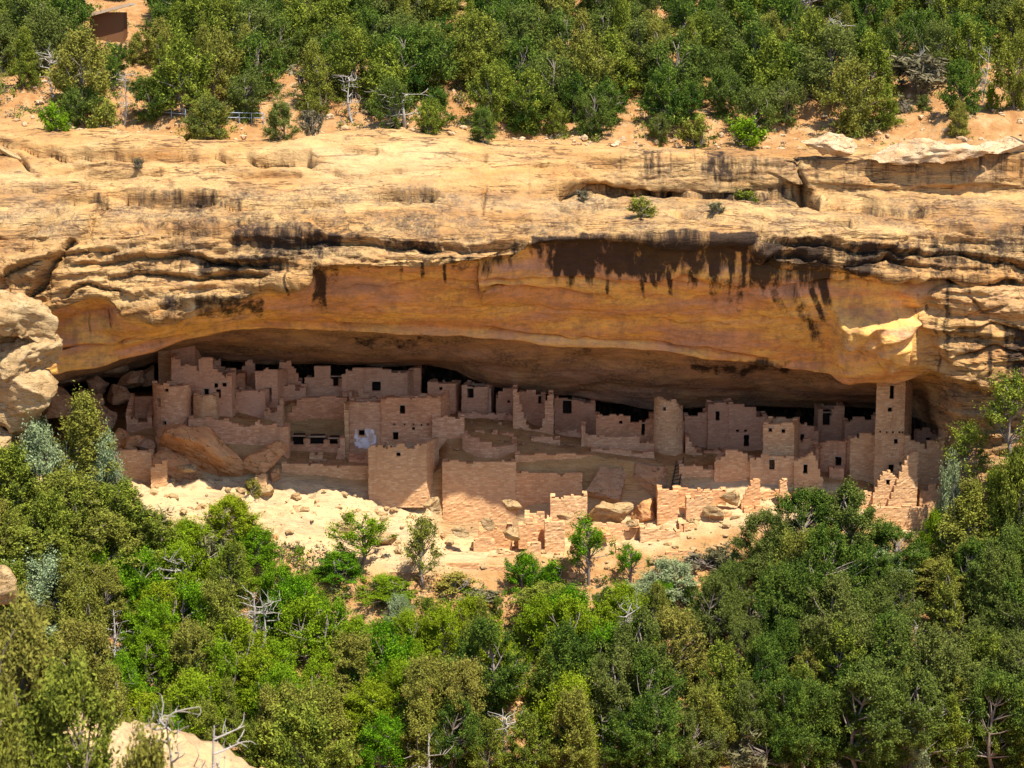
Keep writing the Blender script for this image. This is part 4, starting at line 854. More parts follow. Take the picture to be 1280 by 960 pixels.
room('roofless room lowest on the ledge above the trail corner', 770, 816, 706, -7.6, [(770, 688), (786, 685), (800, 690)], 1.8)
fin('thin side wall running down right of the block wall', 888, 902, 690, -6.0, [(888, 664), (894, 670), (899, 676)], 2.4)
fin('retaining course along the ledge edge below the block wall', 840, 930, 712, -8.6, [(840, 698), (870, 695), (900, 699)], 0.8)
fin('short sunlit wall beside the long roofless room', 716, 738, 700, -7.0, [(716, 680), (724, 677), (732, 682)], 1.4)
fin('course of stones at the lip of the terrace below the square stub', 610, 660, 706, -8.4, [(610, 694), (630, 692), (648, 695)], 0.8)
fin('low sunlit footing before the wide front wall', 950, 998, 628, -2.2, [(950, 614), (970, 611), (985, 615)], 1.0)
fin('low footing wall left of the small window fragment', 1062, 1092, 634, -3.0, [(1062, 618), (1076, 615), (1086, 620)], 1.2)
# ladder
def tube(name, pts, r0, r1=None, n=7):
    r1 = r0 if r1 is None else r1; V = []; Fc = []; m = len(pts)
    for i, p in enumerate(pts):
        p = Vector(p); d = (Vector(pts[min(i + 1, m - 1)]) - Vector(pts[max(i - 1, 0)])).normalized()
        a = d.orthogonal().normalized(); b = d.cross(a); r = r0 + (r1 - r0) * i / max(m - 1, 1)
        for k in range(n): t = 2 * math.pi * k / n; V.append(tuple(p + a * (r * math.cos(t)) + b * (r * math.sin(t))))
    for i in range(m - 1):
        for k in range(n): Fc.append((i * n + k, i * n + (k + 1) % n, (i + 1) * n + (k + 1) % n, (i + 1) * n + k))
    return V, Fc
def tubes(name, lst, mat, parent=None, n=7):
    V = []; Fc = []
    for pts, r0, r1 in lst:
        a, b = tube(name, pts, r0, r1, n); o = len(V); V += a; Fc += [tuple(x + o for x in f) for f in b]
    return link(name, fastmesh(name, np.array(V), np.array(Fc), True), mat, parent)
lb = P(843, 609, -0.4); lad = empty('ladder', lb); tag(lad, 'dark wooden pole ladder leaning between two terrace levels', 'ladder')
tops_ = P(853, 576, 1.0) - lb
off_ = Vector((0.95, 0.0, 0.0))
tubes('rail', [([(-.3, 0, -.3), (tops_.x - .5, tops_.y, tops_.z)], .07, .05)], M_DWOOD, lad)
tubes('rail', [([(.35, 0, -.3), (tops_.x + .1, tops_.y, tops_.z + .35)], .07, .05)], M_DWOOD, lad)
for k in range(1, 8):
    t = k / 8.5; a = Vector((-.3, 0, -.3)).lerp(Vector((tops_.x - .5, tops_.y, tops_.z)), t); b = Vector((.35, 0, -.3)).lerp(Vector((tops_.x + .1, tops_.y, tops_.z + .35)), t)
    d = (b - a).normalized() * .12; tubes('rung', [([a - d + Vector((0, -.05, 0)), b + d + Vector((0, -.05, 0))], .04, .04)], M_DWOOD, lad)

# ================================================================== BOULDERS
def ico(sub):
    import bmesh
    bm = bmesh.new(); bmesh.ops.create_icosphere(bm, subdivisions=sub, radius=1.0)
    V = np.array([v.co[:] for v in bm.verts]); Fc = np.array([[v.index for v in f.verts] for f in bm.faces]); bm.free(); return V, Fc
ICO4, ICO5 = ico(4), ico(5)
def rock_mesh(name, size, seed, flat=9, rough=1.0, hi=False, round_=0.0):
    V, Fc = (ICO5 if hi else ICO4); V = V.copy(); r = np.random.default_rng(seed)
    for _ in range(flat + 5):     # cut by random planes: blocky fracture faces
        n = r.normal(size=3); n /= np.linalg.norm(n); d = r.uniform(0.42, 0.80) + round_
        q = V @ n; V = np.where((q > d)[:, None], V - n * (q - d)[:, None], V)
    s = np.array(size) / 2.0; W = V * s
    l = max(size); nn = V / np.linalg.norm(V, axis=1, keepdims=True)
    k = seed * 3.1
    dsp = 0.05 * l * fbm(W[:, 0] / l * 3 + k, W[:, 1] / l * 3, W[:, 2] / l * 5, 4, seed) + 0.02 * l * vn(W[:, 0] * 2 + k, W[:, 1] * 2, W[:, 2] * 5, seed)
    W = W + nn * (dsp * rough)[:, None]
    me = fastmesh(name, W, Fc, True)
    return me
def mat_rock(name, c1, c2, c3, speck=0.5, sc=1.0):
    m = NT(name); iso = m.coords((1, 1, 1.6))
    base = m.ramp(m.noise(iso, 0.45 * sc, 5, 0.62, 0.5), [(0.3, c1), (0.5, c2), (0.7, c3)])
    base = m.mix(m.ramp(m.noise(iso, 3.0, 5, 0.72), [(0.28, speck), (0.5, 0.0)]), base, m.mix(0.45, base, (0.09, 0.06, 0.045)))
    h = m.math('ADD', m.noise(iso, 1.6, 7, 0.7), m.math('MULTIPLY', m.noise(m.coords((0.6, 0.6, 4)), 1.0, 4, 0.6), 0.5))
    nb = m.noise(m.coords((0.5, 0.5, 1.4)), 1.0, 5, 0.55, 0.3)
    ln = m.ramp(m.math('ABSOLUTE', m.math('SUBTRACT', nb, 0.5)), [(0.003, 0.8), (0.011, 0.0)])
    base = m.mix(ln, base, (0.08, 0.045, 0.025))
    return m.done(base, 0.93, m.bump(h, 1.0, 0.3), 0.06)
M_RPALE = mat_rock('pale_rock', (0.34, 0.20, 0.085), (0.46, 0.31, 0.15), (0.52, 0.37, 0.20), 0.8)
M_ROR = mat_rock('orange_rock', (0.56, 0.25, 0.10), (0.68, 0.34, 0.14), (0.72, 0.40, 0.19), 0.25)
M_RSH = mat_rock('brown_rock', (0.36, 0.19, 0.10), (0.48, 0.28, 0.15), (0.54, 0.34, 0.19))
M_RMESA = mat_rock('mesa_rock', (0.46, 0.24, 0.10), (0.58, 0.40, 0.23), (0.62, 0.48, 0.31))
BOULDERS = []
def boulder(label, u, v, Y, w_, h_, d_, mat, rz=0, tilt=0, seed=1, flat=7, hi=False, hf=None, round_=0.0, group=None, name='boulder', rough=1.0, pitch=0.0):
    """centre of the rock through a pixel at depth Y, size in metres (wide, deep, high)"""
    p = P(u, v, Y); me = rock_mesh('boulder', (w_, d_, h_), seed, flat, rough, hi, round_); o = link(name, me, mat)
    o.location = p; o.rotation_euler = (pitch, tilt, rz); tag(o, label, 'boulder', group); BOULDERS.append(o); return o
# left buttress: three stacked rounded blocks
boulder('uppermost huge rounded block of the left rock pillar', 14, 395, -11.5, 8.4, 5.6, 6, M_RPALE, 0.2, 0.25, 3, 5, True, round_=.04, rough=1.6)
boulder('middle rounded block of the left rock pillar', 22, 448, -11.5, 7.6, 4.4, 6, M_RPALE, 0.3, -0.05, 4, 5, True, round_=.04, rough=1.6)
boulder('lowest huge block of the left rock pillar behind the pale conical juniper', 20, 506, -11.5, 7.8, 7.0, 6, M_RPALE, 0.2, 0.1, 5, 5, True, round_=.04, rough=1.6)
boulder('narrow rock at the foot of the left rock pillar', -8, 560, -12, 5, 6, 5, M_RPALE, 0.2, 0, 6, 5, True)
boulder('pale rock at the left edge below the pillar', -6, 738, -26, 3.6, 4.0, 3, M_RPALE, 0.2, 0, 7, 5)
# fallen blocks inside the left end
DK = [(162, 475, 8, 4.2, 2.2, 3, -.35, 11, 'long tilted slab wedged high in the dark left end'), (122, 484, 8, 2.6, 2.0, 2.4, .2, 12, 'dark block left of the long tilted slab'), (104, 498, 6, 1.7, 2.6, 2, .1, 13, 'upright dark stone above the conical juniper tip'),
      (122, 500, 5, 1.6, 2.2, 2, -.3, 14, 'rounded stone between upright stone and tilted slab'), (150, 492, 6.4, 3.4, 2.0, 2.5, -.2, 15, 'broad stone beneath the long tilted slab'), (75, 505, 5, 4.5, 4.5, 3, .2, 16, 'big dark stone beside the left pillar'),
      (90, 470, 9, 5, 2.5, 3, -.1, 17, 'dark stone under the low ceiling at the far left'), (130, 522, 4, 3.6, 3.0, 2.6, .3, 18, 'large dim stone left of the roofless room'), (146, 548, 2, 2.2, 2.4, 2, .4, 19, 'rusty upright stone below the roofless room'),
      (166, 556, 1, 3.2, 1.8, 2, -.1, 20, 'flat rusty stone below the roofless room'), (182, 558, 0.6, 2.0, 1.6, 1.6, .2, 21, 'small stone under the short round tower'), (110, 540, 2, 3.6, 3.2, 2.6, -.2, 22, 'dim stone behind the conical juniper'),
      (146, 460, 10, 4.4, 2.0, 3, -.4, 23, 'slab tucked beneath the ceiling at the left end'), (182, 470, 10, 2.6, 2.4, 2.2, -.7, 24, 'steeply leaning slab beside the tall ochre wing')]
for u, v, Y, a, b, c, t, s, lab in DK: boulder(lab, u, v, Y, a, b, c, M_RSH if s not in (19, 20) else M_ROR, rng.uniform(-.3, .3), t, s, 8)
boulder('huge rounded orange slab with a sunlit tip', 256, 562, 0.4, 9.4, 5.0, 4.6, M_ROR, 0.05, 0.42, 31, 5, True, round_=.05)
boulder('rounded orange rock under the short round tower', 214, 553, 1.2, 3.6, 4.0, 3, M_ROR, 0.1, 0.5, 32, 5, True)
boulder('smaller pointed orange slab right of the huge one', 328, 577, 0.2, 4.2, 2.4, 2.4, M_ROR, 0.0, 0.2, 33, 7, True)
boulder('brown wedge rock beneath the huge orange slab', 222, 590, -0.6, 6.6, 2.8, 3, M_ROR, 0.1, 0.42, 34, 6, True)
boulder('small brown rock between the orange slabs', 345, 560, 0.9, 2.4, 1.8, 1.6, M_ROR, 0.1, 0.1, 35, 7)
boulder('small orange stone left of the long low retaining wall', 343, 595, -0.5, 1.2, 1.5, 1.2, M_ROR, 0.1, 0.1, 36, 7)
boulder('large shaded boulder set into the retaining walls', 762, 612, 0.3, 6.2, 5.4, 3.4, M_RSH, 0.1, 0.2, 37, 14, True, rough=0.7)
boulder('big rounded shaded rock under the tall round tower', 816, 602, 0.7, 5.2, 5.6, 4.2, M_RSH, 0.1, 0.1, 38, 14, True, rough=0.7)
boulder('flat-topped sunlit boulder with dark underside crack', 764, 638, -2.4, 5.2, 2.3, 2.8, M_RPALE, 0.0, 0.06, 39, 6, True)
boulder('shaded wedge rock beside the ruined round room', 806, 640, -1.6, 2.6, 3.8, 2.4, M_ROR, 0.0, 0.5, 40, 7, True)
PL = [(541, 632, -4.2, 2.1, 1.5, 1.6, 41, 'fractured boulder with dark orange underside below the notched tower', M_RPALE), (640, 630, -4.4, 1.9, 1.3, 1.4, 42, 'angular block leaning on the smooth retaining wall', M_RPALE),
      (365, 640, -5.2, 3.6, 1.4, 2.2, 43, 'wide flat boulder on the pale ledge', M_RPALE), (330, 612, -3.0, 3.4, 1.2, 2, 44, 'low pale slab beneath the orange slabs', M_RPALE), (290, 622, -4.4, 2.4, 1.0, 1.6, 45, 'low pale slab left of the twisted shrub', M_RPALE),
      (236, 586, -2.6, 2.2, .7, 1.3, 46, 'thin slab beside the narrow broken wall', M_RPALE), (612, 655, -6, 1.8, 1.4, 1.4, 47, 'cracked block left of the square sunlit stub', M_RPALE), (575, 664, -7, 2.4, 1.1, 1.4, 48, 'low boulder above the trail wall', M_RPALE),
      (916, 622, -3.6, 2.2, 2.0, 1.6, 49, 'pinkish sunlit boulder before the stub house', M_RPALE), (893, 640, -4.8, 2.4, 1.4, 1.6, 50, 'sunlit block left of the pinkish boulder', M_RPALE), (790, 655, -5.4, 1.6, .9, 1.2, 51, 'small block below the flat-topped boulder', M_RPALE),
      (752, 664, -6.0, 2.6, 1.1, 1.6, 52, 'orange flat stone under the flat-topped boulder', M_ROR), (730, 676, -6.6, 2.2, 1.3, 1.6, 53, 'pale block right of the lone leafy tree', M_RPALE), (640, 668, -6.6, 2.2, 1.6, 1.5, 54, 'rounded pale block under the square sunlit stub', M_RPALE),
      (430, 660, -6.6, 3.8, 1.1, 2.2, 55, 'low shelf of pale rock above the airy tree', M_RPALE), (480, 672, -7.4, 3.2, 1.2, 2, 56, 'pale shelf rock between the two airy trees', M_RPALE), (945, 660, -5.6, 2.6, 1.6, 1.8, 57, 'pale rock behind the dark pinyons', M_RPALE),
      (1090, 690, -8.6, 3.6, 1.8, 2, 58, 'rusty rock outcrop below the square tower footing', M_ROR), (1150, 672, -7.5, 3.4, 1.6, 2, 59, 'pinkish outcrop at the right end of the ledge', M_RPALE), (1040, 680, -8, 3, 1.8, 2, 60, 'rock outcrop behind the tallest dark pinyon', M_RPALE),
      (1180, 610, -3.4, 1.6, 1.9, 1.4, 61, 'pale rock beside the last small house', M_RPALE), (705, 645, -4.6, 1.4, .9, 1.0, 62, 'small block resting on the ledge wall', M_RPALE), (860, 700, -8.4, 2.2, 1.2, 1.4, 63, 'stone block beside the trail corner', M_RPALE)]
for u, v, Y, a, b, c, s, lab, mt in PL: boulder(lab, u, v, Y, a, b, c, mt, rng.uniform(-.4, .4), rng.uniform(-.15, .15), s, 9, a > 3)
# rim slabs on the right
boulder('long flat slab on the cliff rim above the right streaks', 1035, 178, 7.6, 6.6, 2.4, 3.6, M_RMESA, 0.05, 0.02, 71, 5, True)
boulder('longest flat slab on the cliff rim near the right end', 1160, 188, 6.8, 12.6, 2.6, 4.2, M_RMESA, -0.03, -0.03, 72, 5, True)
boulder('low slab at the right edge of the rim', 1265, 184, 7.6, 6.5, 2.0, 3.6, M_RMESA, 0.05, 0.02, 73, 5, True)
boulder('thin leaning slab at the left edge of the rim', 12, 192, 4.4, 4.6, 0.7, 1.6, M_RPALE, 0.05, 0.42, 74, 5, True)

# loose stones and rubble nobody could count
def rubble(name, n, sampler, mat, label, smin, smax, seed):
    r = np.random.default_rng(seed); V0, F0 = ico(1); Vs, Fs = [], []; o = 0
    for _ in range(n):
        q = sampler(r)
        if q is None: continue
        s = smin * (smax / smin) ** (r.random() ** 2.0); sc_ = np.array([s * r.uniform(.7, 1.5), s * r.uniform(.6, 1.1), s * r.uniform(.35, .8)])
        a = r.uniform(0, 6.28); V = V0 * r.uniform(.7, 1.15, (len(V0), 1)) * sc_ / 2; c_, s_ = math.cos(a), math.sin(a)
        V = np.stack([V[:, 0] * c_ - V[:, 1] * s_, V[:, 0] * s_ + V[:, 1] * c_, V[:, 2]], -1) + np.array(q) + [0, 0, sc_[2] * .2]
        Vs.append(V); Fs.append(F0 + o); o += len(V0)
    ob = link(name, fastmesh(name, np.vstack(Vs), np.vstack(Fs)), mat); tag(ob, label, kind='stuff'); return ob
def s_ledge(r):
    y = r.uniform(-10, -0.8); x = r.uniform(-38, 38); return (x, y, gheight(x, y))
rubble('rubble', 1500, s_ledge, M_RPALE, 'loose pale stones strewn over the ledge below the ruins', 0.08, 1.1, 5)
def s_in(r):
    y = r.uniform(-0.2, 13); x = r.uniform(-38, 38); return (x, y, gheight(x, y))
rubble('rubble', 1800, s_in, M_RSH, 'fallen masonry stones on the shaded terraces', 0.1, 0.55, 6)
def s_slope(r):
    y = r.uniform(-30, -10); x = r.uniform(-36, 38); return (x, y, gheight(x, y))
rubble('rubble', 2500, s_slope, M_ROR, 'reddish stones on the canyon slope between the trees', 0.1, 0.9, 8)
def s_mesa(r):
    x = r.uniform(-52, 52); j = int(np.searchsorted(mx, x)); y = rY[j] + 0.5 + 22 * r.random() ** 1.5; return (x, y, mheight(x, y))
rubble('rubble', 2400, s_mesa, M_RMESA, 'orange stones on the red soil above the rim', 0.1, 1.0, 9)
# ================================================================== TREES AND SHRUBS
def mat_leaf(name, c1, c2, c3, trans=0.16):
    m = NT(name); oi = m.n('ShaderNodeObjectInfo')
    c = m.mix(m.attr('tone'), c1, c2)
    c = m.mix(m.ramp(oi.outputs['Random'], [(0.25, 0.0), (1.0, 0.75)]), c, c3)
    n = m.noise(m.coords((1, 1, 1)), 1.1, 3, 0.6)
    c = m.mix(m.ramp(n, [(0.35, 0.35), (0.6, 0.0)]), c, m.mix(0.5, c, (0.02, 0.03, 0.01)))
    d = m.n('ShaderNodeBsdfDiffuse'); t = m.n('ShaderNodeBsdfTranslucent'); mx_ = m.n('ShaderNodeMixShader'); mx_.inputs[0].default_value = trans
    m.l(c, d.inputs[0]); m.l(c, t.inputs[0]); m.l(d.outputs[0], mx_.inputs[1]); m.l(t.outputs[0], mx_.inputs[2]); m.l(mx_.outputs[0], m.out.inputs[0])
    return m.m
LM = {
    'juniper': mat_leaf('juniper_foliage', (0.055, 0.085, 0.012), (0.29, 0.33, 0.04), (0.27, 0.23, 0.05)),
    'pinyon': mat_leaf('pinyon_foliage', (0.022, 0.055, 0.010), (0.155, 0.225, 0.03), (0.17, 0.18, 0.045)),
    'oak': mat_leaf('oak_foliage', (0.035, 0.10, 0.006), (0.19, 0.38, 0.014), (0.34, 0.36, 0.02), 0.24),
    'sage': mat_leaf('sage_foliage', (0.16, 0.22, 0.10), (0.38, 0.45, 0.24), (0.30, 0.34, 0.16)),
    'gold': mat_leaf('golden_foliage', (0.22, 0.20, 0.03), (0.36, 0.30, 0.06), (0.30, 0.25, 0.08)),
    'dry': mat_leaf('dry_twigs', (0.12, 0.10, 0.055), (0.25, 0.21, 0.13), (0.19, 0.18, 0.08), 0.1),
}
m_ = NT('bark'); M_BARK = m_.done(m_.mix(m_.noise(m_.coords((4, 4, 0.8)), 1, 4), (0.14, 0.10, 0.08), (0.36, 0.30, 0.25)), 0.95)
m_ = NT('grey_deadwood'); M_DEAD = m_.done(m_.mix(m_.noise(m_.coords((5, 5, 1)), 1, 4), (0.26, 0.22, 0.19), (0.52, 0.47, 0.42)), 0.9)

def limb(r, a, b, r0, r1, sag=0.15, k=5):
    a, b = np.array(a, float), np.array(b, float); L = np.linalg.norm(b - a); w1 = r.normal(0, sag * L, 3) * [1, 1, .5]
    return ([tuple(a + (b - a) * t + w1 * math.sin(math.pi * t)) for t in np.linspace(0, 1, k)], r0, r1)
def tubemesh(name, lst, n=5):
    V = []; Fc = []
    for pts, r0, r1 in lst:
        a, b = tube(name, pts, r0, r1, n); o = len(V); V += a; Fc += [tuple(x + o for x in f) for f in b]
    return fastmesh(name, np.array(V), np.array(Fc), True)
def crown_mesh(name, centers, radii, nleaf, size, r, tones, droop=0.0, asp=1.8, axis=None):
    P_, T_ = [], []
    for c, rd, tn in zip(centers, radii, tones):
        k = max(8, int(nleaf * (rd / np.mean(radii)) ** 2))
        d = r.normal(size=(k, 3)); d /= np.linalg.norm(d, axis=1, keepdims=True); rr = rd * np.abs(r.normal(0.62, 0.42, k))
        if axis is not None:     # sprays stretched away from the trunk, with uneven lobes
            o_ = np.array([c[0], c[1], (c[2] - axis) * 0.9 + 0.35 * abs(c[0]) + 0.2]); o_ = o_ / (np.linalg.norm(o_) + 1e-6); o_ = o_ + r.normal(0, .35, 3); o_ /= np.linalg.norm(o_)
            pj = d @ o_; d = d * 0.72 + np.outer(pj, o_) * r.uniform(0.8, 1.5)
            q = c + d * rr[:, None]
        else: q = c + d * rr[:, None] * [1, 1, 0.78]
        P_.append(q); T_.append(np.clip(tn + r.normal(0, 0.26, k), 0, 1))
    Q = np.vstack(P_); T = np.concatenate(T_); n = len(Q)
    ax = r.normal(size=(n, 3)); ax /= np.linalg.norm(ax, axis=1, keepdims=True)
    bx = np.cross(ax, r.normal(size=(n, 3))); bx /= np.linalg.norm(bx, axis=1, keepdims=True)
    s = size * r.uniform(0.6, 1.35, n)[:, None]
    a, b = ax * s * asp / 2, bx * s / 2
    V = np.stack([Q - a, Q + b * .9 - a * .1, Q + a, Q - b * .9 + a * .1], 1).reshape(-1, 3)
    me = fastmesh(name, V, np.arange(4 * n).reshape(-1, 4)); attr(me, 'tone', np.repeat(T, 4)); return me
PROTO = {}
def make_proto(kind, key_, H, Wd, nclump, nleaf, leaf, seed, shape='round', mat=None, clump=None, trunk_r=None, open_=0.0, asp=1.8, base=0.18, stems=1):
    """meshes of one plant (trunk + crown), its foot at the origin"""
    r = np.random.default_rng(seed); C_, Rr = [], []
    rc = clump or 0.13 * Wd; tries = 0; ph = r.uniform(0, 6.28, 4)
    while len(C_) < nclump and tries < nclump * 60:
        tries += 1
        t = r.random(); z = base + (1 - base) * t
        if shape == 'cone': env = (1 - t) ** 0.75 * min(1, 0.55 + t * 4) + 0.04
        elif shape == 'column': env = math.sin(math.pi * min(1, 0.12 + t * 0.88)) ** 0.5
        elif shape == 'dome': env = math.sqrt(max(0, 1 - t ** 2.2))
        else: env = math.sin(math.pi * (0.10 + 0.88 * t)) ** 0.62
        a = r.uniform(0, 2 * math.pi)
        env *= 1 + 0.22 * math.sin(2 * a + ph[0] + 3 * t) + 0.16 * math.sin(3 * a + ph[1] - 5 * t) + 0.12 * math.sin(9 * t + ph[2])
        rad = env * (r.uniform(0.25, 1) ** 0.5)
        c = np.array([math.cos(a) * rad * (Wd / 2 - rc * .6), math.sin(a) * rad * (Wd / 2 - rc * .6), z * (H - rc * .7)])
        if open_ and vn(c[0] / 1.1 + seed, c[1] / 1.1, c[2] / 1.1, seed) < -0.35 + open_: continue
        C_.append(c); Rr.append(rc * r.uniform(0.55, 1.25))
    C_ = np.array(C_); Rr = np.array(Rr)
    tones = np.clip(r.normal(0.45, 0.24, len(C_)) + 0.10 * (C_[:, 2] / H - .5), 0, 1)
    big = key_ in ('pinyon', 'juniper', 'oak', 'sage')
    crown = crown_mesh('crown', C_, Rr, int(nleaf * (1.75 if big else 1)), leaf * (0.70 if big else 0.9), r, tones, asp=asp * (1.25 if key_ in ('pinyon', 'juniper') else 1.0), axis=H * 0.35)
    tr = trunk_r or 0.022 * H + 0.03; L = []
    for s_ in range(stems):
        a = 2 * math.pi * s_ / max(stems, 1) + r.uniform(0, 1); sp_ = 0 if stems == 1 else 0.28 * Wd
        topp = (math.cos(a) * sp_ + r.normal(0, .12), math.sin(a) * sp_ + r.normal(0, .12), H * 0.82)
        L.append(limb(r, (0, 0, -0.5), topp, tr, tr * 0.25, 0.06, 8))
        pts = np.array(L[-1][0])
        for j in r.choice(len(C_), min(len(C_), 44 // stems), replace=False):
            c = C_[j]; zb_ = max(0.12 * H, c[2] - r.uniform(0.15, 0.35) * H); i = np.argmin(np.abs(pts[:, 2] - zb_)); e_ = c + (c - pts[i]) * r.uniform(0, .16); L.append(limb(r, pts[i], e_, tr * 0.32, 0.014, 0.12, 5))
    PROTO.setdefault(kind, []).append((tubemesh('trunk', L), crown, H, Wd, LM[mat or key_])); return
def make_dead(kind, H, Wd, seed, n=14, depth=2):
    r = np.random.default_rng(seed); L = [limb(r, (0, 0, -.3), (r.normal(0, .06 * H), r.normal(0, .06 * H), H), 0.035 * H, 0.008 * H, 0.06, 9)]; pts = np.array(L[0][0])
    for _ in range(n):
        i = r.integers(2, len(pts)); a = r.uniform(0, 6.28); l = r.uniform(.25, .6) * Wd
        e = pts[i] + [math.cos(a) * l, math.sin(a) * l, r.uniform(-.05, .35) * H * .5]; L.append(limb(r, pts[i], e, 0.012 * H, 0.004 * H, .16, 6)); q = np.array(L[-1][0])
        for _ in range(4):
            j = r.integers(1, len(q)); e2 = q[j] + r.normal(0, .13 * Wd, 3) + [0, 0, .06 * H]; L.append(limb(r, q[j], e2, 0.006 * H, 0.0022 * H, .2, 4))
    PROTO.setdefault(kind, []).append((tubemesh('trunk', L), None, H, Wd, None))
# mesa kinds (about 5 m) and slope kinds (about 8 m)
for s in range(4): make_proto('mesa_pinyon', 'pinyon', 5.0, 4.4, 120, 85, 0.12, 200 + s, 'round', base=0.06, open_=0.1, clump=0.42)
for s in range(4): make_proto('mesa_juniper', 'juniper', 4.6, 3.8, 110, 85, 0.115, 210 + s, ['round', 'dome', 'cone', 'round'][s], base=0.05, clump=0.38)
for s in range(4): make_proto('pinyon', 'pinyon', 8.0, 6.0, 210, 100, 0.13, 220 + s, 'round', base=0.10, open_=0.2, clump=0.48)
for s in range(4): make_proto('juniper', 'juniper', 7.0, 4.8, 190, 100, 0.125, 230 + s, ['column', 'round', 'dome', 'column'][s], base=0.04, clump=0.42, open_=0.1)
make_proto('cone_juniper', 'juniper', 9.0, 4.6, 150, 120, 0.13, 240, 'cone', base=0.04, clump=0.5)
make_proto('cone_juniper', 'juniper', 8.0, 4.2, 130, 120, 0.13, 241, 'cone', base=0.04, clump=0.46)
for s in range(4): make_proto('oak', 'oak', 5.2, 5.4, 170, 90, 0.15, 250 + s, 'dome', base=0.05, open_=0.15, clump=0.45, asp=1.3, stems=3)
for s in range(2): make_proto('airy_tree', 'oak', 6.0, 4.2, 46, 95, 0.14, 260 + s, 'round', mat='juniper' if s else 'oak', base=0.30, open_=0.3, clump=0.42, asp=1.3)
for s in range(2): make_proto('sage_tree', 'sage', 5.0, 4.6, 95, 125, 0.12, 270 + s, 'dome', base=0.06, open_=0.15, clump=0.5, stems=3)
for s in range(3): make_proto('shrub', 'juniper', 1.7, 2.0, 26, 90, 0.10, 280 + s, 'dome', base=0.1, clump=0.3, stems=3, mat=['juniper', 'oak', 'pinyon'][s])
for s in range(2): make_proto('dry_shrub', 'dry', 1.5, 2.4, 30, 75, 0.10, 290 + s, 'dome', base=0.1, clump=0.3, stems=4, asp=4.0, open_=0.2)
for s in range(2): make_proto('gold_shrub', 'gold', 2.4, 3.0, 40, 85, 0.12, 300 + s, 'dome', base=0.1, clump=0.4, stems=3)
for s in range(3): make_dead('dead_tree', 4.5, 3.4, 310 + s)
PLANTS = []
KINDN = {'mesa_pinyon': ('pinyon_tree', 'tree'), 'mesa_juniper': ('juniper_tree', 'tree'), 'pinyon': ('pinyon_tree', 'tree'), 'juniper': ('juniper_tree', 'tree'), 'cone_juniper': ('conical_juniper', 'tree'), 'oak': ('oak_tree', 'tree'),
         'airy_tree': ('slender_tree', 'tree'), 'sage_tree': ('silver_bush', 'bush'), 'shrub': ('shrub', 'shrub'), 'dry_shrub': ('dry_shrub', 'shrub'), 'gold_shrub': ('golden_shrub', 'shrub'), 'dead_tree': ('dead_tree', 'dead tree')}
pr = np.random.default_rng(77)
def plant(kind, x, y, z, H=None, W=None, zone='', label=None, tilt=0.05, var=None):
    lst = PROTO[kind]; k = int(pr.integers(len(lst))) if var is None else var % len(lst); tr, cr, h0, w0, lm = lst[k]
    sz_ = (H or h0) / h0; sx = (W / w0) if W else sz_ * pr.uniform(0.85, 1.15)
    nm, cat = KINDN[kind]; root = empty(nm, (x, y, z - 0.05), pr.uniform(0, 6.28)); root.scale = (sx, sx, sz_)
    root.rotation_euler.x = pr.normal(0, tilt); root.rotation_euler.y = pr.normal(0, tilt)
    t = bpy.data.objects.new('trunk', tr); COL.objects.link(t); t.parent = root
    if not tr.materials: tr.materials.append(M_DEAD if cr is None else M_BARK)
    if cr is not None:
        c = bpy.data.objects.new('crown', cr); COL.objects.link(c); c.parent = root
        if not cr.materials: cr.materials.append(lm)
    tag(root, label, cat)
    PLANTS.append(dict(o=root, kind=kind, zone=zone, p=(x, y, z), H=(H or h0), W=w0 * sx, label=label)); return root
def slope_tree(kind, u, vtop, wpx, Y, label=None, var=None, tilt=0.03):
    """a tree on the canyon slope: its top at height vtop as seen from the viewpoint, its foot on the ground at depth Y"""
    pt = P(u, vtop, Y); z = gheight(pt.x, Y); return plant(kind, pt.x, Y, z, max(0.8, pt.z - z), wpx * 0.07 * (Y + 203) / 203, 'slope', label, tilt, var)
def mesa_tree(kind, u, v, H, label=None, var=None, W=None):
    q = hit(u, v, mheight, 9.0, 90, 0.25)
    if q is None: return None
    return plant(kind, q.x, q.y, q.z, H, W, 'mesa', label, 0.05, var)
# --- trees one can point at, on the slope
slope_tree('cone_juniper', 103, 492, 92, -11.5, 'bright conical juniper, tallest at the left end, its tip before the dark cave mouth', 0)
slope_tree('sage_tree', 132, 545, 60, -12.0, 'pale blue-green tree just right of the tall conical juniper')
slope_tree('sage_tree', 52, 528, 90, -12.5, 'pale grey-green tree just left of the tall conical juniper')
slope_tree('juniper', 14, 556, 100, -14, 'broad juniper against the base of the left rock pillar')
slope_tree('juniper', 78, 590, 110, -15)
slope_tree('juniper', 150, 600, 90, -14); slope_tree('dry_shrub', 172, 640, 80, -13.5)
slope_tree('juniper', 125, 640, 110, -18); slope_tree('juniper', 40, 650, 120, -19); slope_tree('sage_tree', 60, 700, 110, -22)
slope_tree('juniper', 196, 642, 70, -14, var=1); slope_tree('oak', 232, 650, 80, -13, var=0); slope_tree('oak', 285, 622, 84, -10.5, 'gnarled oak with bare twigs on the pale ledge, left of the upright stone', 1)
slope_tree('shrub', 317, 598, 26, -3.4, 'small twisted shrub beside the upright stone on the pale ledge'); slope_tree('oak', 322, 660, 66, -12, var=2); slope_tree('dry_shrub', 262, 670, 70, -12.5)
slope_tree('airy_tree', 445, 640, 84, -11.5, 'airy green tree standing before the pale ledge under the low retaining wall', 0)
slope_tree('airy_tree', 530, 646, 62, -12.5, 'slim airy tree with thin straight trunk below the notched block tower', 1)
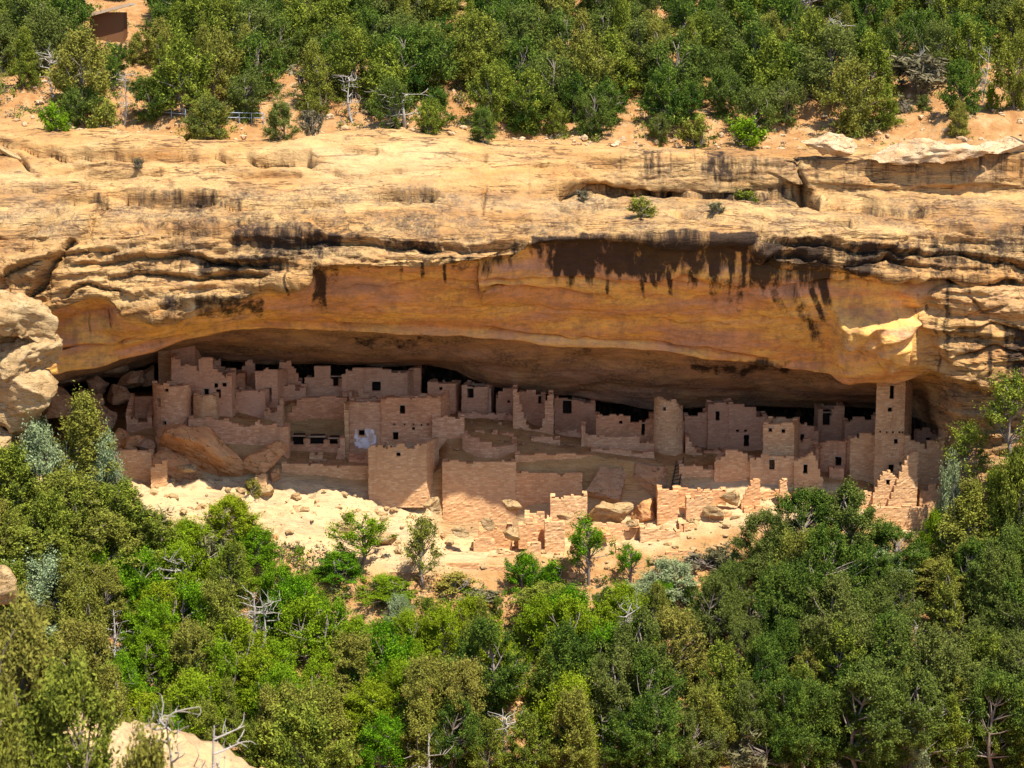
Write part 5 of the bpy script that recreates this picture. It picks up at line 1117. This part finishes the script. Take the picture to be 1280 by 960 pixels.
slope_tree('oak', 425, 690, 70, -13, var=3); slope_tree('oak', 484, 720, 76, -14); slope_tree('gold_shrub', 568, 716, 60, -12.0, 'golden autumn shrub on bare ground right of the slim airy tree')
slope_tree('dry_shrub', 600, 738, 60, -12.6); slope_tree('airy_tree', 736, 646, 70, -11.0, 'lone leafy tree reaching up before the sunlit ledge walls', 0)
slope_tree('oak', 655, 692, 56, -11.4, 'bright bush at the end of the trail wall left of the lone leafy tree', 1); slope_tree('airy_tree', 788, 680, 50, -11.2, 'small leafy tree right of the lone leafy tree', 0)
slope_tree('shrub', 690, 702, 40, -10.6); slope_tree('sage_tree', 838, 700, 90, -13.5, 'silver-green bush below the dark low wall end'); slope_tree('sage_tree', 800, 730, 80, -15, 'silver-green bush lower left of its larger neighbour')
slope_tree('juniper', 690, 730, 90, -15, var=1); slope_tree('dry_shrub', 878, 692, 66, -9.6, 'pale dry brush beside the trail corner right of the ruined rooms'); slope_tree('dry_shrub', 905, 680, 50, -9.4)
slope_tree('pinyon', 962, 640, 78, -12.5, 'dark pinyon at the left of the three tall ones below the right ruins', 0)
slope_tree('pinyon', 1008, 612, 92, -11.5, 'tall dark pinyon whose top reaches the sunlit wall right end', 1)
slope_tree('pinyon', 1062, 604, 100, -12.0, 'tallest dark pinyon below the curved recessed wall', 2)
slope_tree('pinyon', 1118, 652, 90, -13.0, 'dark pinyon below the tall sunlit fin', 3)
slope_tree('sage_tree', 1100, 690, 80, -14.5); slope_tree('oak', 1166, 640, 40, -10.0, 'small bright bush below the stacked stone footing', 2)
slope_tree('cone_juniper', 1212, 604, 90, -13.0, 'full bright conical juniper at the foot of the right buttress', 1)
slope_tree('juniper', 1256, 580, 80, -12.5, var=0); qq = P(1208, 615, -8.6); plant('airy_tree', qq.x, qq.y, qq.z, float(zat(530, -8.6)) - qq.z, 5.0, 'slope', 'open grey-green tree before the last small house', 0.03, 1)
qq = P(1266, 572, -10.6); plant('airy_tree', qq.x, qq.y, qq.z, float(zat(468, -10.6)) - qq.z, 6.4, 'slope', 'high open juniper against the sunlit rock at the right edge', 0.03, 1); slope_tree('juniper', 1282, 560, 70, -14, var=3)
slope_tree('juniper', 1170, 700, 90, -15, var=2); slope_tree('juniper', 1250, 690, 100, -17, var=1); slope_tree('sage_tree', 1195, 575, 50, -9.4, var=1)
def kind_at(u, v):
    q = pr.random()
    if u < 150: return 'juniper' if q < .62 else ('sage_tree' if q < .8 else 'oak')
    if u < 560: return ('oak' if q < .74 else 'juniper' if q < .90 else 'sage_tree') if v < 930 else ('oak' if q < .5 else 'juniper')
    if u < 720: return 'juniper' if q < .50 else ('oak' if q < .85 else 'pinyon')
    if u < 860: return 'juniper' if q < .4 else ('oak' if q < .65 else 'sage_tree' if q < .8 else 'pinyon')
    return 'pinyon' if q < .72 else ('juniper' if q < .95 else 'sage_tree')
# --- the rest of the slope
SKY = curve([(0, 560), (150, 600), (230, 655), (330, 695), (400, 725), (470, 742), (600, 748), (720, 735), (830, 728), (890, 725), (935, 690), (960, 665), (1060, 655), (1120, 695), (1190, 700), (1240, 640), (1280, 600)])
row = 0
for v0 in [716, 742, 768, 796, 826, 858, 892, 928, 966, 1006]:
    u = -70 + (row % 2) * 32
    while u < 1350:
        uu, vv = u + pr.uniform(-17, 17), v0 + pr.uniform(-12, 12)
        dens = 0.93; bare = (v0 < 760 and 330 < uu < 840) or (v0 < 735 and 560 < uu)
        if bare: dens = 0.18 if v0 < 730 else 0.42
        if 820 < uu < 880 and 860 < vv < 960: dens = 0.25
        if 1040 < uu < 1240 and 770 < vv < 830: dens = 0.45
        if pr.random() < dens:
            q = hit(uu, vv, gheight, -30.8, -9.0, 0.15)
            if q is None and vv > 950: yy = -34 - (vv - 950) * 0.05; xx = float(xat(uu, vv, yy)); q = Vector((xx, yy, gheight(xx, yy)))
            if q is not None and -30.8 < q.y or (q is not None and q.y < -33):
                k = kind_at(uu, vv); room = float(zat(float(SKY(uu)), q.y)) - q.z
                if room < 1.6: u += 56; continue
                hh = {'juniper': pr.uniform(4.6, 7.6), 'pinyon': pr.uniform(5.2, 8.4), 'oak': pr.uniform(3.8, 6.0), 'sage_tree': pr.uniform(3.0, 4.6)}[k]
                if bare: hh *= 0.6
                if k == 'juniper' and pr.random() < (0.45 if uu < 180 or uu > 1080 else 0.18): k = 'cone_juniper'; hh *= 1.12
                if pr.random() < 0.06: k = 'dead_tree'; hh = 4.2
                elif pr.random() < 0.05: k = 'dry_shrub'; hh = 2.6
                elif pr.random() < 0.04: k = 'gold_shrub'; hh = 2.4
                hh = min(hh, room)
                plant(k, q.x, q.y, q.z, hh, None, 'slope')
        u += 56 + pr.uniform(-6, 10)
    row += 1
# --- near spur at the lower left
def near_tree(kind, u, vtop, wpx, Y, label, var=0):
    pt = P(u, vtop, Y); z = gheight(pt.x, Y); return plant(kind, pt.x, Y, z, max(0.8, pt.z - z), wpx * 0.07 * (Y + 203) / 203, 'near', label, 0.05, var)
near_tree('juniper', 20, 760, 150, -114, 'large near juniper at the left edge above the near ledge', 2)
near_tree('juniper', 80, 830, 150, -116, 'near yellow-green juniper left of the bare sandstone ledge', 1)
near_tree('juniper', -10, 850, 170, -120, 'near juniper cut by the lower left corner', 2)
near_tree('juniper', 165, 915, 120, -120, 'low near juniper at the bottom edge before the bare sandstone ledge', 1)
near_tree('dead_tree', 205, 905, 90, -112, 'grey dead branches lying over the bare near ledge', 2)
near_tree('dead_tree', 278, 905, 90, -110, 'twisted grey snag in the middle of the bare near ledge', 1)
def base_tree(kind, u, vtop, wpx, Y, label, var=0):
    pt = P(u, vtop, Y); zb = gheight(pt.x, Y); return plant(kind, pt.x, Y, zb, max(1, pt.z - zb), wpx * 0.07 * (Y + 203) / 203, 'near', label, 0.03, var)
slope_tree('juniper', 388, 880, 130, -38, 'broad yellow-green juniper right of the bare near ledge', 1)

# --- the mesa top
mesa_tree('mesa_juniper', 1063, 168, 6.6, 'large juniper with dark trunk on the rim behind the long flat slab', 0, 5.4)
mesa_tree('mesa_juniper', 262, 178, 4.2, 'green juniper on the rim left of the railing', 1, 4.2); mesa_tree('mesa_pinyon', 352, 180, 3.6, 'dark open pinyon on the rim right of the railing', 2, 3.4)
mesa_tree('shrub', 131, 172, 3.0, 'round bright bush on the left part of the rim', 0, 3.0); mesa_tree('shrub', 70, 166, 2.4, 'low bush near the left end of the rim', 1, 3.2)
mesa_tree('dry_shrub', 392, 190, 2.2, 'grey-green tuft hanging over the rim right of the railing', 0, 2.4); mesa_tree('dead_tree', 155, 156, 4.2, 'pale dead tree standing right of the round bright rim bush', 2, 2.6)
mesa_tree('dead_tree', 96, 154, 3.0, 'thin dead stem left of the round bright rim bush', 1, 1.6); mesa_tree('dead_tree', 505, 160, 3.0, 'fallen grey branches at the centre left of the rim', 2, 5.5)
mesa_tree('shrub', 1075, 168, 3.6, 'bright bush at the foot of the large rim juniper', 2, 3.4); mesa_tree('dead_tree', 1228, 128, 5.4, 'bare reddish snag standing on open soil at the right', 1, 1.8)
mesa_tree('mesa_juniper', 1268, 136, 7.0, 'juniper with twisted bare trunk at the right edge of the mesa', 3, 4.0); mesa_tree('shrub', 1240, 138, 2.4, 'small upright green bush beside the bare reddish snag', 1, 1.6)
mesa_tree('dead_tree', 1148, 118, 3.6, 'short leaning white snag on open soil', 0, 1.4); mesa_tree('shrub', 1205, 108, 2.0, 'yellow-green round bush on open soil', 0, 2.4)
mesa_tree('dry_shrub', 1130, 142, 1.6, 'dry tuft on the orange soil right of the large rim juniper', 1); mesa_tree('shrub', 1155, 138, 1.4, 'low green tuft on the orange soil', 2)
mesa_tree('mesa_juniper', 1090, 122, 6.2, 'tall rounded juniper behind the large rim juniper', 0, 4.6)
mesa_tree('dry_shrub', 1150, 112, 3.0, 'wide grey leafless thicket behind the open soil', 0, 7.0); mesa_tree('dry_shrub', 1000, 112, 2.6, 'wide grey leafless thicket left of the large rim juniper', 1, 6.0)
mesa_tree('dead_tree', 1052, 80, 3.8, 'pale dead crown among the green trees above the large rim juniper', 2, 4.0); mesa_tree('dead_tree', 330, 22, 4.6, 'white dead tree top at the upper left edge', 0, 5.0)
mesa_tree('dead_tree', 1010, 18, 4.0, 'pale dead tree at the upper right edge', 1, 4.4)
mesa_tree('shrub', 935, 184, 2.6, 'low green bush at the rim left of the long flat slab', 1, 4.0); mesa_tree('shrub', 870, 186, 3.0, 'spreading low bush at the rim above the black streaks', 0, 3.6)
row = 0
for v0 in [174, 158, 141, 124, 107, 90, 73, 56, 40, 24, 8, -8]:
    u = -20 + (row % 2) * 26
    while u < 1310:
        uu, vv = u + pr.uniform(-16, 16), v0 + pr.uniform(-7, 7); d = 0.90
        if v0 > 165: d = 0.80 if 490 < uu < 860 else 0.08
        elif v0 > 150: d = 0.92 if 470 < uu < 880 else (0.30 if uu < 470 else 0.18)
        elif v0 > 130: d = 0.9 if 380 < uu < 960 else (0.45 if uu < 380 else 0.08)
        elif v0 > 100: d = 0.9 if uu < 980 else 0.15
        elif v0 > 80 and uu > 1120: d = 0.6
        if uu > 1225 and v0 > 80: d *= 0.5
        low = 85 < uu < 185 and 20 < v0 < 118
        if 98 < uu < 168 and 5 < v0 < 80: d = 0.0
        if pr.random() < d:
            k = 'mesa_pinyon' if pr.random() < .56 else 'mesa_juniper'; q = pr.random()
            hh = pr.uniform(4.4, 7.4) * (0.62 if v0 > 165 else 0.8 if v0 > 150 else 1)
            if q < 0.035: k, hh = 'dead_tree', 3.8
            elif q < 0.065: k, hh = 'dry_shrub', 2.8
            elif q < 0.16 and v0 < 150: k, hh = 'cone_juniper', pr.uniform(5, 8)
            mesa_tree(k, uu, vv, min(hh, 3.0) if low else hh)
        u += 52 + pr.uniform(-4, 10) - (6 if v0 < 100 else 0)
    row += 1
# tufts on the rock face
def face_shrub(kind, u, v, Y, H, W, label):
    p = P(u, v, Y); plant(kind, p.x, p.y, p.z, H, W, 'face', label, 0.1, 0)
FACE = [('shrub', 803, 272, 1.8, 2.6, 'small green bush growing from a crack high on the cliff face', 0), ('dry_shrub', 728, 252, 0.9, 1.3, 'dry grey tuft on the cliff face left of the small green bush', 0), ('dry_shrub', 893, 266, 0.9, 1.5, 'dry tuft on the cliff face right of the small green bush', 0),
        ('shrub', 932, 252, 1.0, 2.4, 'low green tuft on the high ledge above the black streaks', 0), ('dry_shrub', 172, 212, 0.9, 1.0, 'tiny grey tuft on the pale rock slope at the left', 0)]
XF, YF, ZF = X2[:r_lip], Y2[:r_lip], Z2[:r_lip]; UF, VF = proj(XF, YF, ZF)
for kd, u, v, h_, w_, lab, _ in FACE:
    i = np.argmin((UF - u) ** 2 + (VF - v) ** 2); i = np.unravel_index(i, UF.shape)
    plant(kd, float(XF[i]), float(YF[i]), float(ZF[i]), h_, w_, 'face', lab, 0.1, 0)

# low brush nobody could count
def brush(name, n, sampler, mat, label, seed, sz=0.12, hmax=1.1):
    r = np.random.default_rng(seed); C_, R_, T_ = [], [], []
    while len(C_) < n:
        q = sampler(r)
        if q is None: continue
        rr = r.uniform(0.2, 0.55); C_.append([q[0], q[1], q[2] + rr * r.uniform(0.2, hmax)]); R_.append(rr); T_.append(np.clip(r.normal(.5, .25), 0, 1))
    me = crown_mesh(name, np.array(C_), np.array(R_), 26, sz, r, T_); o = link(name, me, mat); tag(o, label, kind='stuff'); return o
def b_slope(r):
    y = r.uniform(-31, -10.5); x = r.uniform(-40, 42)
    if vn(x / 2.5, y / 2.0, 0, 400) < -0.35 or (y > -14 and -16 < x < 16 and r.random() < .8): return None
    return (x, y, gheight(x, y))
def b_mesa(r):
    x = r.uniform(-54, 54); j = int(np.searchsorted(mx, x)); d = 1.5 + 62 * r.random(); y = rY[j] + d
    if vn(x / 2.5, y / 2.5, 0, 401) < (0.05 if d > 14 else 0.30) or (x > 16 and d < 16 and r.random() < .8): return None
    return (x, y, mheight(x, y))
for k_, (mt, n1, n2) in enumerate((('juniper', 2300, 1700), ('oak', 1700, 0), ('dry', 2600, 2200), ('pinyon', 1300, 1100))):
    brush('undergrowth', n1, b_slope, LM[mt], {'juniper': 'low olive brush between the canyon trees', 'oak': 'bright green scrub between the canyon trees', 'dry': 'dry grey-brown brush between the canyon trees', 'pinyon': 'dark low brush between the canyon trees'}[mt], 500 + k_)
    if n2: brush('undergrowth', n2, b_mesa, LM[mt], {'juniper': 'low olive brush on the mesa top', 'dry': 'dry grey brush on the mesa top', 'pinyon': 'dark low brush on the mesa top'}[mt], 520 + k_)

# ================================================================== THINGS ON THE MESA
q = hit(134, 52, mheight, 9, 90) or Vector((-36, 55, 75))
sh = empty('shelter', q); tag(sh, 'small brown shelter with pale sloping flat roof among the mesa trees', 'shelter')
m_ = NT('painted_boards'); M_BOARD = m_.done((0.16, 0.075, 0.035), 0.8)
m_ = NT('roof_sheet'); M_ROOF = m_.done((0.62, 0.50, 0.38), 0.7)
link('wall', boxmesh('wall', (0, 1.2, 1.3), (1.7, 0, 0), (0, 1.2, 0), (0, 0, 1.6)), M_BOARD, sh)
rf = boxmesh('roof', (0.1, 0.9, 3.1), (2.4, 0, .62), (0, 1.9, 0), (0, 0, .09)); link('roof', rf, M_ROOF, sh)
link('fascia', boxmesh('fascia', (0.1, -1.03, 3.1), (2.42, 0, .62), (0, .03, 0), (0, 0, .16)), M_LINT, sh)
m_ = NT('galvanised_pipe'); M_PIPE = m_.done((0.36, 0.42, 0.47), 0.5, None, 0.4)
def railing(label, pts, n):
    P3 = [hit(u, v, mheight, 9, 90, 0.1) for u, v in pts]; P3 = [p for p in P3 if p]
    if len(P3) < 2: return
    a, b = P3[0], P3[-1]; root = empty('pipe_railing', a); tag(root, label, 'railing')
    L = b - a
    for hgt in (1.05, 0.6): tubes('rail', [([Vector((0, 0, hgt)), L + Vector((0, 0, hgt))], .035, .035)], M_PIPE, root)
    for k in range(n + 1):
        t = k / n; p = L * t; tubes('post', [([p + Vector((0, 0, -.6)), p + Vector((0, 0, 1.08))], .05, .05)], M_PIPE, root)
railing('grey pipe railing on the rim between the pale dead tree and the green juniper', [(180, 147), (232, 151)], 3)
railing('grey pipe railing on the rim right of the green juniper', [(284, 156), (330, 157)], 3)
railing('short grey pipe railing left of the pale dead tree', [(98, 126), (116, 129)], 1)

# ================================================================== LABELS: every plant gets one that says which it is
LANDM = {'mesa': [(0, 'above the left rock pillar'), (90, 'near the shelter'), (190, 'above the left railing'), (300, 'above the right railing'), (400, 'above the rear-left ruins'), (500, 'above the notched block tower'), (600, 'above the smooth retaining wall'),
                  (700, 'above the start of the black streaks'), (800, 'above the tall round tower'), (900, 'above the stub house'), (1000, 'above the two-window block'), (1090, 'above the square tower'), (1190, 'above the right buttress')],
         'slope': [(0, 'below the left rock pillar'), (90, 'below the cracked square wall corner'), (190, 'below the orange boulders'), (300, 'below the long low retaining wall'), (400, 'below the sunken round room'), (490, 'below the notched block tower'), (580, 'below the smooth retaining wall'),
                   (680, 'below the two-tiered retaining wall'), (780, 'below the tall round tower'), (870, 'below the stub house'), (960, 'below the two-window block'), (1050, 'below the square tower'), (1150, 'below the last small house'), (1230, 'below the right buttress')],
         'near': [(0, 'on the near ledge')], 'face': [(0, 'on the cliff face')]}
LOOK = {'mesa_pinyon': 'dark green pinyon', 'mesa_juniper': 'olive green juniper', 'pinyon': 'dark pinyon', 'juniper': 'olive juniper', 'cone_juniper': 'conical juniper', 'oak': 'bright green oak', 'airy_tree': 'airy tree', 'sage_tree': 'silver-green bush',
        'shrub': 'green shrub', 'dry_shrub': 'grey leafless shrub', 'gold_shrub': 'golden shrub', 'dead_tree': 'bare dead tree'}
def tier(z, v):
    if z == 'mesa': return 'at the rim' if v > 150 else 'just behind the rim' if v > 110 else 'halfway up the mesa slope' if v > 55 else 'high on the mesa slope'
    if z == 'slope': return 'at the top of the canyon slope' if v < 790 else 'high on the canyon slope' if v < 860 else 'low on the canyon slope' if v < 950 else 'at the bottom of the view'
    return ''
groups = {}
for d in PLANTS:
    u, v = proj(*[np.float64(c) for c in d['p']]); d['u'], d['v'] = float(u), float(v)
    gname = {'mesa': 'on the mesa top', 'slope': 'on the canyon slope', 'near': 'on the near ledge', 'face': 'on the cliff face'}[d['zone']]
    kn = {'pinyon_tree': 'pinyons', 'juniper_tree': 'junipers', 'conical_juniper': 'junipers', 'oak_tree': 'oaks', 'slender_tree': 'slender trees', 'silver_bush': 'silver bushes', 'shrub': 'shrubs', 'dry_shrub': 'dry shrubs', 'golden_shrub': 'golden shrubs', 'dead_tree': 'dead trees'}[KINDN[d['kind']][0]]
    d['o']['group'] = kn + ' ' + gname
    if d['label']: continue
    lm = [t for a, t in LANDM[d['zone']] if a <= max(u, 0)][-1]
    sizes = [e['H'] for e in PLANTS if e['kind'] == d['kind'] and e['zone'] == d['zone']]
    groups.setdefault((LOOK[d['kind']], tier(d['zone'], v), lm), []).append(d)
ORD = ['leftmost', 'second from left', 'third from left', 'fourth from left', 'fifth from left', 'sixth from left', 'seventh from left', 'eighth from left']
for (lk, ti, lm), L in groups.items():
    L.sort(key=lambda d: d['u'])
    for i, d in enumerate(L):
        if len(L) == 1: t = f'{lk} {ti} {lm}'
        elif len(L) == 2:
            dv = L[1]['v'] - L[0]['v']
            if abs(L[1]['H'] - L[0]['H']) > 0.8: a = 'taller' if d['H'] > L[1 - i]['H'] else 'shorter'
            else: a = 'left' if i == 0 else 'right'
            t = f'{a} of two {lk}s {ti} {lm}'.replace('bushs', 'bushes')
        else: t = f'{ORD[min(i, 7)]} among {lk}s {ti} {lm}'.replace('bushs', 'bushes')
        w16 = t.split()
        d['o']['label'] = ' '.join(w16) if len(w16) <= 16 else ' '.join(x for x in w16 if x not in ('just', 'green', 'the'))[:200]
# ruin walls and boulders that come in families
for o in COL.objects:
    if o.parent is None and o.get('category') == 'boulder' and not o.get('group'): o['group'] = 'boulders in and before the alcove'
    if o.parent is None and o.name.startswith('ledge_wall'): o['group'] = 'broken sunlit walls on the ledge'
# rock that belongs to the terrain keeps kind thing; every ruin is a thing even when its name starts like a wall
for o in COL.objects:
    if o.parent is None and o.get('category') and not o.get('kind'): o['kind'] = 'thing'
